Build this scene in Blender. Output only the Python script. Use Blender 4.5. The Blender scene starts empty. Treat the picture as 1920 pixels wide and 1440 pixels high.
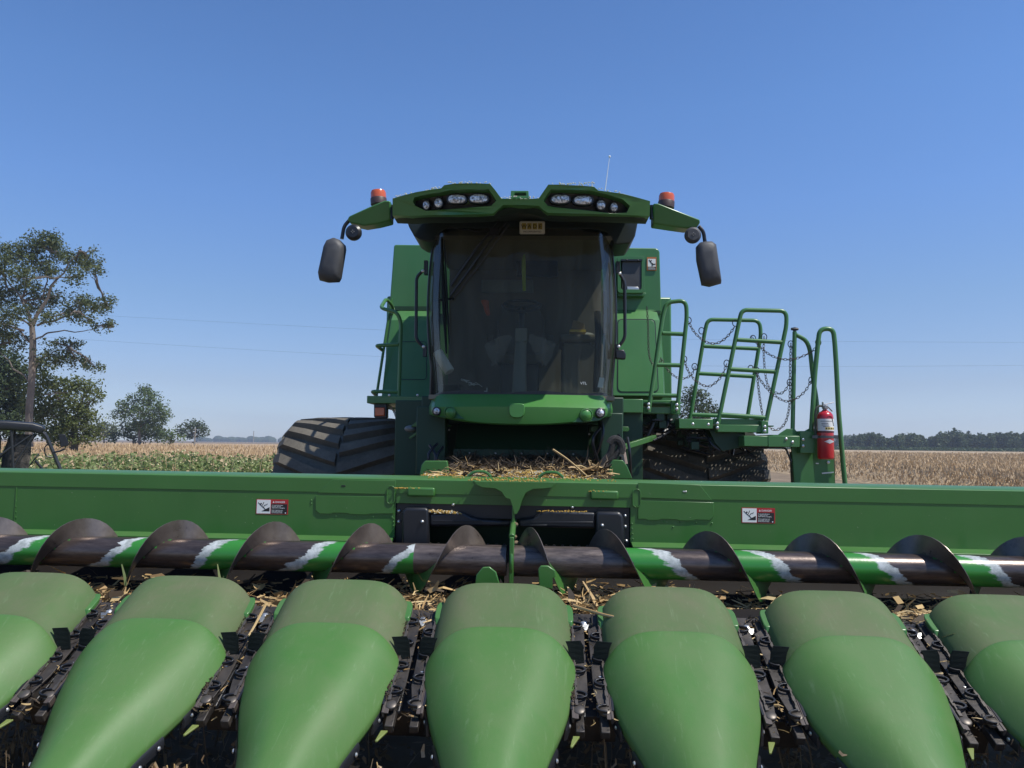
import bpy, bmesh, math, random
from mathutils import Vector, Matrix, noise
from mathutils.geometry import tessellate_polygon
R = math.radians
rnd = random.Random(7)
scene = bpy.context.scene
COL = scene.collection

# ------------------------------------------------------------------ camera
F = 1442.0                                   # focal length in photo pixels (1920 wide)
CAM = Vector((0.156, 0.0, 1.55))
YAW, PITCH, ROLL = R(1.95), R(4.47), R(0.61)
CR = (Matrix.Rotation(YAW, 4, 'Z') @ Matrix.Rotation(R(90) + PITCH, 4, 'X') @ Matrix.Rotation(ROLL, 4, 'Z'))
cd = bpy.data.cameras.new('camera'); cam = bpy.data.objects.new('camera', cd); COL.objects.link(cam)
cd.sensor_width = 36; cd.lens = F / 1920 * 36; cd.clip_start = 0.05; cd.clip_end = 6000
cam.matrix_world = Matrix.Translation(CAM) @ CR
scene.camera = cam

# ------------------------------------------------------------------ light
SUN = Vector((0.48, -0.195, 0.83)).normalized()      # towards the sun
world = bpy.data.worlds.new("World"); scene.world = world; world.use_nodes = True
nt = world.node_tree; bg = nt.nodes['Background']
sky = nt.nodes.new('ShaderNodeTexSky'); sky.sky_type = 'NISHITA'; sky.sun_disc = False
sky.sun_elevation = math.asin(SUN.z); sky.sun_rotation = math.atan2(SUN.x, SUN.y)
sky.air_density = 1.0; sky.dust_density = .3; sky.ozone_density = 2.0; sky.altitude = 50
# clear summer air: grade of the sky colour with height above the horizon
geo = nt.nodes.new('ShaderNodeTexCoord'); sep = nt.nodes.new('ShaderNodeSeparateXYZ'); nt.links.new(geo.outputs['Generated'], sep.inputs[0])
rp = nt.nodes.new('ShaderNodeValToRGB'); el = rp.color_ramp.elements
for _ in range(4): el.new(.5)
for e_, (p_, c_) in zip(el, ((.015, (.72, .84, 1.20)), (.073, (.65, .69, .91)), (.176, (.66, .775, .969)), (.294, (.665, .875, 1.19)), (.402, (.66, .92, 1.246)), (.51, (.62, .885, 1.217)))):
    e_.position = p_; e_.color = (*[v / 1.3 for v in c_], 1)
nt.links.new(sep.outputs[2], rp.inputs[0])
mxs = nt.nodes.new('ShaderNodeMix'); mxs.data_type = 'RGBA'; mxs.blend_type = 'MULTIPLY'; mxs.inputs[0].default_value = 1
nt.links.new(sky.outputs[0], mxs.inputs[6]); nt.links.new(rp.outputs[0], mxs.inputs[7]); nt.links.new(mxs.outputs[2], bg.inputs[0]); bg.inputs[1].default_value = 0.13
sl = bpy.data.lights.new('sun', 'SUN'); sl.energy = 3.9; sl.angle = R(0.53); sl.color = (1.0, 0.955, 0.88)
so = bpy.data.objects.new('sun', sl); COL.objects.link(so)
so.rotation_euler = SUN.to_track_quat('Z', 'Y').to_euler(); so.location = (20, -8, 40)
vs = scene.view_settings; vs.view_transform = 'Standard'; vs.look = 'None'; vs.exposure = 0.40; vs.gamma = 1
scene.cycles.max_bounces = 6; scene.cycles.transparent_max_bounces = 12

def at(px, py, Y):
    """world point seen at photo pixel px,py on the plane y=Y"""
    d = CR.to_3x3() @ Vector(((px - 960) / F, -(py - 720) / F, -1.0))
    t = (Y - CAM.y) / d.y
    return CAM + d * t
def atc(px, py, fY):
    Y = fY(0)
    for _ in range(6): Y = fY(at(px, py, Y).x)
    return at(px, py, Y)

# ------------------------------------------------------------------ materials
MATS = {}
def N(t, k, **kw):
    n = t.nodes.new(k)
    for a, b in kw.items(): setattr(n, a, b)
    return n
def ramp(t, fac, stops):
    r = N(t, 'ShaderNodeValToRGB'); e = r.color_ramp.elements
    while len(e) < len(stops): e.new(0.5)
    for i, (p, c) in enumerate(stops): e[i].position = p; e[i].color = (*c, 1)
    t.links.new(fac, r.inputs[0]); return r.outputs[0]
def mixc(t, fac, a, b):
    m = N(t, 'ShaderNodeMix', data_type='RGBA')
    if isinstance(fac, (int, float)): m.inputs[0].default_value = fac
    else: t.links.new(fac, m.inputs[0])
    for i, c in ((6, a), (7, b)):
        if isinstance(c, tuple): m.inputs[i].default_value = (*c, 1)
        else: t.links.new(c, m.inputs[i])
    return m.outputs[2]
def noi(t, scale, detail=4, rough=.6, stretch=None, dist=0):
    tc = N(t, 'ShaderNodeTexCoord'); n = N(t, 'ShaderNodeTexNoise'); n.noise_dimensions = '4D'
    oi = N(t, 'ShaderNodeObjectInfo'); mw = N(t, 'ShaderNodeMath', operation='MULTIPLY'); mw.inputs[1].default_value = 40; t.links.new(oi.outputs['Random'], mw.inputs[0]); t.links.new(mw.outputs[0], n.inputs['W'])
    n.inputs['Scale'].default_value = scale; n.inputs['Detail'].default_value = detail
    n.inputs['Roughness'].default_value = rough; n.inputs['Distortion'].default_value = dist
    if stretch:
        mp = N(t, 'ShaderNodeMapping'); mp.inputs['Scale'].default_value = stretch
        t.links.new(tc.outputs['Object'], mp.inputs[0]); t.links.new(mp.outputs[0], n.inputs[0])
    else: t.links.new(tc.outputs['Object'], n.inputs[0])
    return n.outputs[0]
def bump(t, h, strength, dist=.01):
    b = N(t, 'ShaderNodeBump'); b.inputs['Strength'].default_value = strength; b.inputs['Distance'].default_value = dist
    t.links.new(h, b.inputs['Height']); return b.outputs[0]
def mat(name, col, rough=.5, metal=0, spec=.5, coat=0, fn=None):
    m = bpy.data.materials.new(name); m.use_nodes = True; t = m.node_tree; p = t.nodes['Principled BSDF']
    p.inputs['Base Color'].default_value = (*col, 1); p.inputs['Roughness'].default_value = rough
    p.inputs['Metallic'].default_value = metal; p.inputs['Specular IOR Level'].default_value = spec
    p.inputs['Coat Weight'].default_value = coat
    if fn: fn(t, p)
    MATS[name] = m; return m
def varied(a, b, scale, lo=.35, hi=.7, rlo=None, rhi=None, bmp=0, stretch=None, bscale=None):
    def fn(t, p):
        n = noi(t, scale, 5, .65, stretch)
        t.links.new(ramp(t, n, [(lo, a), (hi, b)]), p.inputs['Base Color'])
        if rlo is not None:
            mr = N(t, 'ShaderNodeMapRange'); mr.inputs[1].default_value = lo; mr.inputs[2].default_value = hi
            mr.inputs[3].default_value = rlo; mr.inputs[4].default_value = rhi
            t.links.new(n, mr.inputs[0]); t.links.new(mr.outputs[0], p.inputs['Roughness'])
        if bmp: t.links.new(bump(t, noi(t, bscale or scale * 6, 3, .6, stretch), bmp), p.inputs['Normal'])
    return fn
def paint_fn(base, dust, amt, specks=True):
    def fn(t, p):
        n1 = noi(t, 1.7, 6, .62)
        c = ramp(t, n1, [(.3, tuple(x * .9 for x in base)), (.7, tuple(x * 1.1 for x in base))])
        g = N(t, 'ShaderNodeNewGeometry'); sx = N(t, 'ShaderNodeSeparateXYZ'); t.links.new(g.outputs['Normal'], sx.inputs[0])
        up = N(t, 'ShaderNodeMapRange'); up.inputs[1].default_value = .2; up.inputs[2].default_value = 1
        up.inputs[3].default_value = .30; up.inputs[4].default_value = 1; t.links.new(sx.outputs[2], up.inputs[0])
        n2 = noi(t, 6, 8, .7, (1, 1, .16))
        r2 = N(t, 'ShaderNodeMapRange'); r2.inputs[1].default_value = .3; r2.inputs[2].default_value = .75
        r2.inputs[3].default_value = .2; r2.inputs[4].default_value = 1; t.links.new(n2, r2.inputs[0])
        mu = N(t, 'ShaderNodeMath', operation='MULTIPLY'); t.links.new(up.outputs[0], mu.inputs[0]); t.links.new(r2.outputs[0], mu.inputs[1])
        mu2 = N(t, 'ShaderNodeMath', operation='MULTIPLY'); t.links.new(mu.outputs[0], mu2.inputs[0]); mu2.inputs[1].default_value = amt
        c = mixc(t, mu2.outputs[0], c, dust)
        if specks:
            v = noi(t, 95, 2, .5)
            r3 = N(t, 'ShaderNodeMapRange'); r3.inputs[1].default_value = .735; r3.inputs[2].default_value = .77; t.links.new(v, r3.inputs[0])
            c = mixc(t, r3.outputs[0], c, (.30, .34, .22))
        t.links.new(c, p.inputs['Base Color'])
        mr = N(t, 'ShaderNodeMapRange'); mr.inputs[1].default_value = 0; mr.inputs[2].default_value = .7
        mr.inputs[3].default_value = .27; mr.inputs[4].default_value = .6; t.links.new(mu2.outputs[0], mr.inputs[0])
        t.links.new(mr.outputs[0], p.inputs['Roughness'])
        t.links.new(bump(t, noi(t, 2.0, 3, .5), .11, .03), p.inputs['Normal'])
    return fn
GREEN = (.040, .148, .028)
paint = mat('green_paint', GREEN, .3, fn=paint_fn(GREEN, (.17, .20, .10), .32))
cabgreen = mat('cab_green_paint', GREEN, .3, fn=paint_fn((.050, .172, .048), (.20, .26, .15), .30, False))
nosegreen = mat('cowl_green_plastic', GREEN, .3, fn=paint_fn((.050, .200, .038), (.2, .26, .14), .25, False))
def plastic_fn(base, dust, lo, hi, rlo, rhi):
    def fn(t, p):
        n1 = noi(t, 2.6, 6, .6, dist=.6); n2 = noi(t, 14, 8, .8, (1, .35, 1), dist=1.5)
        ad = N(t, 'ShaderNodeMath', operation='MULTIPLY_ADD'); t.links.new(n2, ad.inputs[0]); ad.inputs[1].default_value = .35
        t.links.new(n1, ad.inputs[2])
        mr = N(t, 'ShaderNodeMapRange'); mr.inputs[1].default_value = .45; mr.inputs[2].default_value = .9
        mr.inputs[3].default_value = lo; mr.inputs[4].default_value = hi; t.links.new(ad.outputs[0], mr.inputs[0])
        c = mixc(t, mr.outputs[0], base, dust)
        # fine rub scratches
        w = noi(t, 9, 9, .78, (1, .22, .22), dist=5)
        r3 = N(t, 'ShaderNodeMapRange'); r3.inputs[1].default_value = .56; r3.inputs[2].default_value = .78; r3.inputs[4].default_value = .45; t.links.new(w, r3.inputs[0])
        c = mixc(t, r3.outputs[0], c, (.24, .32, .19))
        t.links.new(c, p.inputs['Base Color'])
        m2 = N(t, 'ShaderNodeMapRange'); m2.inputs[3].default_value = rlo; m2.inputs[4].default_value = rhi; t.links.new(n1, m2.inputs[0])
        t.links.new(m2.outputs[0], p.inputs['Roughness'])
        t.links.new(bump(t, noi(t, 60, 4, .6), .10, .004), p.inputs['Normal'])
    return fn
snoutm = mat('snout_plastic', (.06, .23, .05), .45, spec=.35, fn=plastic_fn((.054, .160, .030), (.115, .165, .065), .02, .65, .40, .60))
hoodm = mat('dusty_hood_plastic', (.12, .2, .08), .7, spec=.25, fn=plastic_fn((.062, .132, .038), (.125, .135, .072), .05, 1.0, .6, .8))
black = mat('black_plastic', (.012, .013, .016), .38)
rubber = mat('black_rubber', (.007, .011, .010), .75, spec=.2)
darkm = mat('dark_housing', (.008, .012, .011), .7, spec=.2)
decksteel = mat('deck_steel', (.06, .05, .045), .45, .3, fn=varied((.018, .016, .015), (.080, .068, .058), 9, .3, .75, .4, .7, .15))
barsteel = mat('worn_steel', (.10, .085, .08), .35, .75, fn=varied((.075, .058, .052), (.20, .17, .155), 5, .3, .75, .22, .45, .12, (1, 5, 5), 60))
chrome = mat('polished_steel', (.4, .4, .38), .5, 1)
zinc = mat('zinc_bolt', (.62, .62, .6), .35, .8)
white = mat('white_plastic', (.75, .75, .73), .5)
greyplast = mat('mirror_plastic', (.045, .047, .052), .55, fn=varied((.035, .037, .042), (.075, .075, .075), 12, .3, .8, .5, .7, .1))
red = mat('red_enamel', (.45, .012, .018), .28, coat=.5)
redlab = mat('label_red', (.42, .02, .02), .5)
blacklab = mat('label_black', (.015, .015, .015), .5)
whitelab = mat('label_white', (.78, .77, .72), .5)
yellowlab = mat('label_yellow', (.7, .5, .05), .5)
gold = mat('label_gold', (.35, .27, .06), .5)
amber = mat('amber_lens', (.58, .105, .03), .22, coat=.4, fn=None)
lens = mat('lamp_lens', (.5, .5, .5), .12, .35, fn=lambda t, p: (t.links.new(ramp(t, noi(t, 55, 2, .5), [(.35, (.12, .12, .12)), (.6, (.8, .8, .8))]), p.inputs['Base Color']), t.links.new(bump(t, noi(t, 50, 1, .5), .8, .01), p.inputs['Normal'])))
chainm = mat('chain_steel', (.12, .105, .09), .45, .6)
tanm = mat('cab_trim_tan', (.15, .14, .11), .8)
cabfloor = mat('cab_floor_mat', (.22, .185, .13), .9)
seatm = mat('seat_fabric', (.10, .095, .08), .9)
bagm = mat('clear_plastic_wrap', (.6, .62, .6), .25, fn=lambda t, p: (setattr(p.inputs['Alpha'], 'default_value', .28), t.links.new(bump(t, noi(t, 30, 4, .7), 1, .03), p.inputs['Normal'])))
paperm = mat('white_paper', (.75, .78, .75), .7)
orangem = mat('orange_cloth', (.5, .1, .02), .8)
cardm = mat('cardboard', (.30, .24, .14), .9)
hivis = mat('yellow_green_webbing', (.35, .55, .03), .7)
# tyre with dried dust
def tyre_fn(t, p):
    n = noi(t, 2.2, 6, .65); n2 = noi(t, 40, 4, .7)
    ad = N(t, 'ShaderNodeMath', operation='MULTIPLY_ADD'); t.links.new(n2, ad.inputs[0]); ad.inputs[1].default_value = .4; t.links.new(n, ad.inputs[2])
    t.links.new(ramp(t, ad.outputs[0], [(.4, (.055, .050, .043)), (.85, (.155, .140, .112))]), p.inputs['Base Color'])
    t.links.new(bump(t, n2, .4, .01), p.inputs['Normal'])
tyrem = mat('dusty_tyre', (.1, .1, .08), .85, spec=.2, fn=tyre_fn)
# auger tube: paint worn off along a spiral, phase stored in uv
def auger_fn(t, p):
    uv = N(t, 'ShaderNodeUVMap'); uv.uv_map = 'UVMap'; s = N(t, 'ShaderNodeSeparateXYZ'); t.links.new(uv.outputs[0], s.inputs[0])
    n = noi(t, 8, 10, .72, (.55, 2.4, 2.4)); n2 = noi(t, 2.6, 3, .6)
    a = N(t, 'ShaderNodeMath', operation='MULTIPLY_ADD'); t.links.new(n, a.inputs[0]); a.inputs[1].default_value = .42; t.links.new(s.outputs[0], a.inputs[2])
    a2 = N(t, 'ShaderNodeMath', operation='MULTIPLY_ADD'); t.links.new(n2, a2.inputs[0]); a2.inputs[1].default_value = .34; t.links.new(a.outputs[0], a2.inputs[2])
    def step(e, w=.008):
        m = N(t, 'ShaderNodeMapRange'); m.inputs[1].default_value = e; m.inputs[2].default_value = e + w; t.links.new(a2.outputs[0], m.inputs[0]); return m.outputs[0]
    steel = ramp(t, noi(t, 16, 6, .75, (.5, 3, 3)), [(.3, (.050, .038, .034)), (.7, (.15, .115, .10))])
    c = mixc(t, step(.93), steel, ramp(t, noi(t, 30, 5, .7), [(.35, (.26, .29, .27)), (.6, (.50, .53, .52))]))
    c = mixc(t, step(1.05, .03), c, (.035, .20, .03))
    t.links.new(c, p.inputs['Base Color'])
    t.links.new(mixc(t, step(.93), (.6, .6, .6), (0, 0, 0)), p.inputs['Metallic'])
    t.links.new(bump(t, noi(t, 40, 4, .7), .12, .005), p.inputs['Normal'])
augerm = mat('auger_worn_paint', (.1, .2, .1), .28, fn=auger_fn)
bareaug = mat('auger_bare_steel', (.1, .08, .07), .33, .4, fn=varied((.05, .038, .034), (.20, .16, .14), 14, .3, .75, .25, .45, .15, (.6, 3, 3), 50))
flightm = mat('flight_steel', (.1, .09, .08), .3, .5, fn=varied((.09, .072, .062), (.24, .20, .17), 6, .3, .75, .24, .42, .1))
# glass
gm = bpy.data.materials.new('tinted_glass'); gm.use_nodes = True; t = gm.node_tree; t.nodes.clear()
o = N(t, 'ShaderNodeOutputMaterial'); tr = N(t, 'ShaderNodeBsdfTransparent'); tr.inputs[0].default_value = (.56, .58, .53, 1)
gl = N(t, 'ShaderNodeBsdfGlossy'); gl.inputs['Roughness'].default_value = .03; gl.inputs[0].default_value = (.24, .26, .27, 1)
fr = N(t, 'ShaderNodeFresnel'); fr.inputs[0].default_value = 1.45
ms = N(t, 'ShaderNodeMixShader'); fm = N(t, 'ShaderNodeMath', operation='MULTIPLY_ADD'); fm.inputs[1].default_value = .28; fm.inputs[2].default_value = .03; t.links.new(fr.outputs[0], fm.inputs[0]); t.links.new(fm.outputs[0], ms.inputs[0]); t.links.new(tr.outputs[0], ms.inputs[1]); t.links.new(gl.outputs[0], ms.inputs[2])
df = N(t, 'ShaderNodeBsdfDiffuse'); df.inputs[0].default_value = (.31, .32, .26, 1)
m2 = N(t, 'ShaderNodeMixShader'); n = noi(t, 3, 8, .75, (3, 1, .5), 1)
mr = N(t, 'ShaderNodeMapRange'); mr.inputs[1].default_value = .35; mr.inputs[2].default_value = .8; mr.inputs[3].default_value = .03; mr.inputs[4].default_value = .20
t.links.new(n, mr.inputs[0]); t.links.new(mr.outputs[0], m2.inputs[0]); t.links.new(ms.outputs[0], m2.inputs[1]); t.links.new(df.outputs[0], m2.inputs[2]); t.links.new(m2.outputs[0], o.inputs[0])
glass = gm

def leafmat(name, stops, trans=.3, rough=.6, scale=.35):
    m = bpy.data.materials.new(name); m.use_nodes = True; t = m.node_tree; p = t.nodes['Principled BSDF']
    g = N(t, 'ShaderNodeNewGeometry'); n = noi(t, scale, 3, .6)
    a = N(t, 'ShaderNodeMath', operation='MULTIPLY_ADD'); t.links.new(g.outputs['Random Per Island'], a.inputs[0]); a.inputs[1].default_value = .55
    b = N(t, 'ShaderNodeMath', operation='MULTIPLY'); t.links.new(n, b.inputs[0]); b.inputs[1].default_value = .5; t.links.new(b.outputs[0], a.inputs[2])
    c = ramp(t, a.outputs[0], stops); t.links.new(c, p.inputs['Base Color']); p.inputs['Roughness'].default_value = rough; p.inputs['Specular IOR Level'].default_value = .3
    tl = N(t, 'ShaderNodeBsdfTranslucent'); t.links.new(c, tl.inputs[0]); mx = N(t, 'ShaderNodeMixShader'); mx.inputs[0].default_value = trans
    o = t.nodes['Material Output']; t.links.new(p.outputs[0], mx.inputs[1]); t.links.new(tl.outputs[0], mx.inputs[2]); t.links.new(mx.outputs[0], o.inputs[0])
    MATS[name] = m; return m
leaf_oak = leafmat('leaves_grey_green', [(.1, (.045, .065, .03)), (.5, (.095, .125, .05)), (.9, (.20, .22, .10))], .4)
leaf_mid = leafmat('leaves_mid_green', [(.1, (.05, .085, .03)), (.5, (.09, .14, .045)), (.9, (.16, .20, .07))])
leaf_dark = leafmat('leaves_dark_green', [(.1, (.03, .05, .022)), (.9, (.08, .115, .045))])
leaf_far = leafmat('leaves_far_wood', [(.1, (.030, .052, .024)), (.9, (.070, .105, .038))], scale=.05)
weedm = leafmat('weed_leaves', [(.1, (.10, .16, .035)), (.5, (.20, .25, .09)), (.9, (.40, .40, .18))])
flowerm = mat('pale_flower', (.75, .66, .38), .8)
drym = leafmat('dry_bean_stems', [(.1, (.24, .165, .09)), (.4, (.44, .31, .175)), (.75, (.60, .45, .275)), (1, (.80, .66, .45))], .15)
dryl = leafmat('dry_grass_tan', [(.1, (.30, .21, .11)), (.5, (.48, .34, .19)), (.9, (.62, .47, .27))], .15)
strawm = leafmat('corn_husk_straw', [(.1, (.12, .07, .03)), (.4, (.38, .24, .10)), (.7, (.60, .43, .20)), (1, (.75, .62, .36))], .1, scale=3)
darkstraw = leafmat('shade_dark_chaff', [(.1, (.015, .011, .007)), (.6, (.055, .038, .022)), (1, (.12, .085, .05))], .05, scale=3)  # chaff colour darkened to imitate shade below the cab; also mixed into trough litter
kernm = leafmat('corn_kernels', [(.1, (.22, .12, .02)), (.5, (.55, .33, .06)), (1, (.72, .54, .22))], .1, .45, 4)
chaffm = leafmat('pale_chaff', [(.1, (.5, .48, .36)), (1, (.8, .78, .66))], .1, .7, 4)
bark = mat('bark', (.12, .10, .085), .9, fn=varied((.075, .062, .052), (.20, .17, .145), 1.5, .3, .7, None, None, .5, (1, 1, .25)))
soil = mat('soil_ground', (.1, .08, .05), .95, fn=varied((.12, .085, .05), (.26, .19, .115), .7, .3, .7, None, None, .5, None, 12))
fieldtan = mat('dry_crop_canopy', (.3, .2, .1), .95, fn=varied((.24, .17, .10), (.48, .36, .21), 3.5, .35, .68, None, None, .6, (1, 1, 1), 8))
fieldbrown = mat('dry_grass_canopy', (.3, .2, .1), .95, fn=varied((.28, .18, .095), (.48, .34, .19), .5, .3, .7, None, None, .5, (.15, 1, 1), 6))
grassgreen = mat('grass_strip_green', (.1, .14, .04), .95, fn=varied((.07, .11, .03), (.15, .19, .06), .9, .3, .7, None, None, .4, None, 10))
concrete = mat('grey_wood', (.33, .31, .27), .9)
wirem = mat('cable', (.06, .07, .08), .6)
camo = mat('utv_body_black', (.022, .023, .025), .45)
utvmesh = mat('utv_net', (.05, .045, .04), .8)

# ------------------------------------------------------------------ mesh building
W = {}
class MB:
    def __init__(s): s.v = []; s.f = []; s.m = []; s.uv = None
    def add(s, vs, fs, m=0):
        o = len(s.v); s.v.extend([tuple(v) for v in vs]); s.f.extend([tuple(i + o for i in f) for f in fs]); s.m.extend([m] * len(fs)); return o
    def box(s, x0, x1, y0, y1, z0, z1, m=0):
        v = [(x, y, z) for x in (x0, x1) for y in (y0, y1) for z in (z0, z1)]
        s.add(v, [(0, 1, 3, 2), (4, 6, 7, 5), (0, 4, 5, 1), (2, 3, 7, 6), (0, 2, 6, 4), (1, 5, 7, 3)], m); return s
    def obox(s, c, a, b, d, m=0):
        c, a, b, d = map(Vector, (c, a, b, d))
        v = [c + a * i + b * j + d * k for i in (-1, 1) for j in (-1, 1) for k in (-1, 1)]
        s.add(v, [(0, 1, 3, 2), (4, 6, 7, 5), (0, 4, 5, 1), (2, 3, 7, 6), (0, 2, 6, 4), (1, 5, 7, 3)], m); return s
    def bar(s, p0, p1, w, h, up=(0, 0, 1), m=0):
        p0, p1 = Vector(p0), Vector(p1); d = (p1 - p0) / 2; u = Vector(up); sd = d.cross(u).normalized(); u = sd.cross(d).normalized()
        return s.obox((p0 + p1) / 2, d, sd * w / 2, u * h / 2, m)
    def tube(s, pts, r, n=10, m=0, closed=False, flat=None):
        pts = [Vector(p) for p in pts]; k = len(pts); rs = r if isinstance(r, (list, tuple)) else [r] * k
        tans = []
        for i in range(k):
            a = pts[i - 1] if (i > 0 or closed) else pts[i]; b = pts[(i + 1) % k] if (i < k - 1 or closed) else pts[i]
            tans.append((b - a).normalized())
        u = Vector((0, 0, 1)) if abs(tans[0].z) < .9 else Vector((1, 0, 0))
        u = (u - tans[0] * u.dot(tans[0])).normalized(); vs = []
        for i in range(k):
            u = (u - tans[i] * u.dot(tans[i])).normalized(); w = tans[i].cross(u)
            for j in range(n):
                a = 2 * math.pi * j / n; vs.append(pts[i] + (u * math.cos(a) + w * math.sin(a)) * rs[i])
        fs = []
        for i in range(k if closed else k - 1):
            for j in range(n):
                a = i * n + j; b = i * n + (j + 1) % n; i2 = (i + 1) % k
                fs.append((a, b, i2 * n + (j + 1) % n, i2 * n + j))
        if not closed: fs += [tuple(range(n))[::-1], tuple((k - 1) * n + j for j in range(n))]
        s.add(vs, fs, m); return s
    def cyl(s, p0, p1, r, n=16, m=0, r1=None): return s.tube([p0, p1], [r, r if r1 is None else r1], n, m)
    def lathe(s, prof, o, axis, n=24, m=0):
        o = Vector(o); ax = Vector(axis).normalized(); u = ax.orthogonal().normalized(); w = ax.cross(u); vs = []; fs = []
        for (r, h) in prof:
            for j in range(n):
                a = 2 * math.pi * j / n; vs.append(o + ax * h + (u * math.cos(a) + w * math.sin(a)) * max(r, 1e-4))
        for i in range(len(prof) - 1):
            for j in range(n): fs.append((i * n + j, i * n + (j + 1) % n, (i + 1) * n + (j + 1) % n, (i + 1) * n + j))
        fs += [tuple(range(n))[::-1], tuple((len(prof) - 1) * n + j for j in range(n))]
        s.add(vs, fs, m); return s
    def prism(s, poly, d, m=0, holes=None, wallm=None):
        d = Vector(d); loops = [[Vector(p) for p in poly]] + [[Vector(p) for p in h] for h in (holes or [])]
        if holes: tri = tessellate_polygon(loops)
        flat = [p for l in loops for p in l]; k = len(flat)
        fs = [tuple(x) for x in tri] + [tuple(i + k for i in x[::-1]) for x in tri] if holes else [tuple(range(k)), tuple(range(2 * k - 1, k - 1, -1))]
        o = 0
        for l in loops:
            q = len(l)
            for i in range(q): a, b = o + i, o + (i + 1) % q; fs.append((a, b, b + k, a + k))
            o += q
        s.add(flat + [p + d for p in flat], fs, m); return s
    def ell(s, c, r, n=12, m=0, q=8):
        vs = []; fs = []; c = Vector(c)
        for i in range(q + 1):
            ph = math.pi * i / q
            for j in range(n):
                a = 2 * math.pi * j / n; vs.append((c.x + r[0] * math.sin(ph) * math.cos(a), c.y + r[1] * math.sin(ph) * math.sin(a), c.z + r[2] * math.cos(ph)))
        for i in range(q):
            for j in range(n): fs.append((i * n + j, (i + 1) * n + j, (i + 1) * n + (j + 1) % n, i * n + (j + 1) % n))
        s.add(vs, fs, m); return s
    def loft(s, secs, m=0, close=False, caps=False):
        n = len(secs[0]); vs = [p for q in secs for p in q]; fs = []
        for i in range(len(secs) - 1):
            for j in range(n if close else n - 1): fs.append((i * n + j, i * n + (j + 1) % n, (i + 1) * n + (j + 1) % n, (i + 1) * n + j))
        if caps: fs += [tuple(range(n))[::-1], tuple((len(secs) - 1) * n + j for j in range(n))]
        s.add(vs, fs, m); return s
    def bolt(s, c, r=.011, d=(0, -1, 0), m=0, h=.008):
        c = Vector(c); d = Vector(d).normalized(); s.lathe([(r, 0), (r, h * .5), (r * .62, h), (r * .3, h * 1.15)], c, d, 8, m); return s
    def build(s, name, mats, parent=None, local=False, bevel=0, smooth=True, solid=0, fix=True, seg=2, sub=0, ang=38):
        me = bpy.data.meshes.new(name)
        vs = s.v
        if parent is not None and not local:
            inv = W[parent.name].inverted(); vs = [tuple(inv @ Vector(v)) for v in vs]
        me.from_pydata(vs, [], s.f)
        for mm in (mats if isinstance(mats, (list, tuple)) else [mats]): me.materials.append(mm)
        me.polygons.foreach_set('material_index', s.m)
        if s.uv:
            uvl = me.uv_layers.new(name='UVMap')
            for p in me.polygons:
                for li, vi in zip(p.loop_indices, p.vertices): uvl.data[li].uv = s.uv[vi]
        if fix:
            bm = bmesh.new(); bm.from_mesh(me); bmesh.ops.remove_doubles(bm, verts=bm.verts, dist=1e-5) if not s.uv else None
            bmesh.ops.recalc_face_normals(bm, faces=bm.faces); bm.to_mesh(me); bm.free()
        if smooth:
            me.polygons.foreach_set('use_smooth', [True] * len(me.polygons)); me.set_sharp_from_angle(angle=R(ang))
        me.update()
        ob = bpy.data.objects.new(name, me); COL.objects.link(ob)
        if parent is not None: ob.parent = parent; W[ob.name] = W[parent.name].copy()
        else: W[ob.name] = Matrix.Identity(4)
        if sub: md = ob.modifiers.new('sub', 'SUBSURF'); md.levels = md.render_levels = sub
        if solid: md = ob.modifiers.new('solid', 'SOLIDIFY'); md.thickness = solid; md.offset = -1
        if bevel:
            md = ob.modifiers.new('bevel', 'BEVEL'); md.width = bevel; md.segments = seg; md.limit_method = 'ANGLE'; md.angle_limit = R(35); md.harden_normals = False
        return ob
def tag(o, label=None, cat=None, group=None, kind=None):
    if label: o['label'] = label
    if cat: o['category'] = cat
    if group: o['group'] = group
    if kind: o['kind'] = kind
    return o
def empty(name, loc, label, cat, group=None, rot=(0, 0, 0)):
    o = bpy.data.objects.new(name, None); COL.objects.link(o); o.location = loc; o.rotation_euler = rot; o.empty_display_size = .2
    W[o.name] = Matrix.LocRotScale(Vector(loc), __import__('mathutils').Euler(rot), None); return tag(o, label, cat, group)
def copy_tree(o, parent=None):
    c = o.copy(); COL.objects.link(c)
    if parent is not None: c.parent = parent
    for ch in [x for x in bpy.data.objects if x.parent == o]: copy_tree(ch, c)
    return c
def crv(pts, n=6, closed=False):
    pts = [Vector(p) for p in pts]; k = len(pts); out = []
    for i in range(k if closed else k - 1):
        p0 = pts[i - 1] if (i > 0 or closed) else pts[0]; p1 = pts[i]; p2 = pts[(i + 1) % k]; p3 = pts[(i + 2) % k] if (i + 2 < k or closed) else pts[-1]
        for j in range(n):
            t = j / n; out.append(.5 * ((2 * p1) + (-p0 + p2) * t + (2 * p0 - 5 * p1 + 4 * p2 - p3) * t * t + (-p0 + 3 * p1 - 3 * p2 + p3) * t ** 3))
    if not closed: out.append(pts[-1])
    return out
def PX(l, Y): return [at(x, y, Y) for x, y in l]
def fillet(pts, r, n=5):
    pts = [Vector(p) for p in pts]; out = [pts[0]]
    for i in range(1, len(pts) - 1):
        a, b, c = pts[i - 1], pts[i], pts[i + 1]; d1 = (a - b); d2 = (c - b); rr = min(r, d1.length * .49, d2.length * .49)
        p = b + d1.normalized() * rr; q = b + d2.normalized() * rr
        for j in range(n + 1):
            t = j / n; out.append(p * (1 - t) ** 2 + b * 2 * t * (1 - t) + q * t * t)
    out.append(pts[-1]); return out
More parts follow.
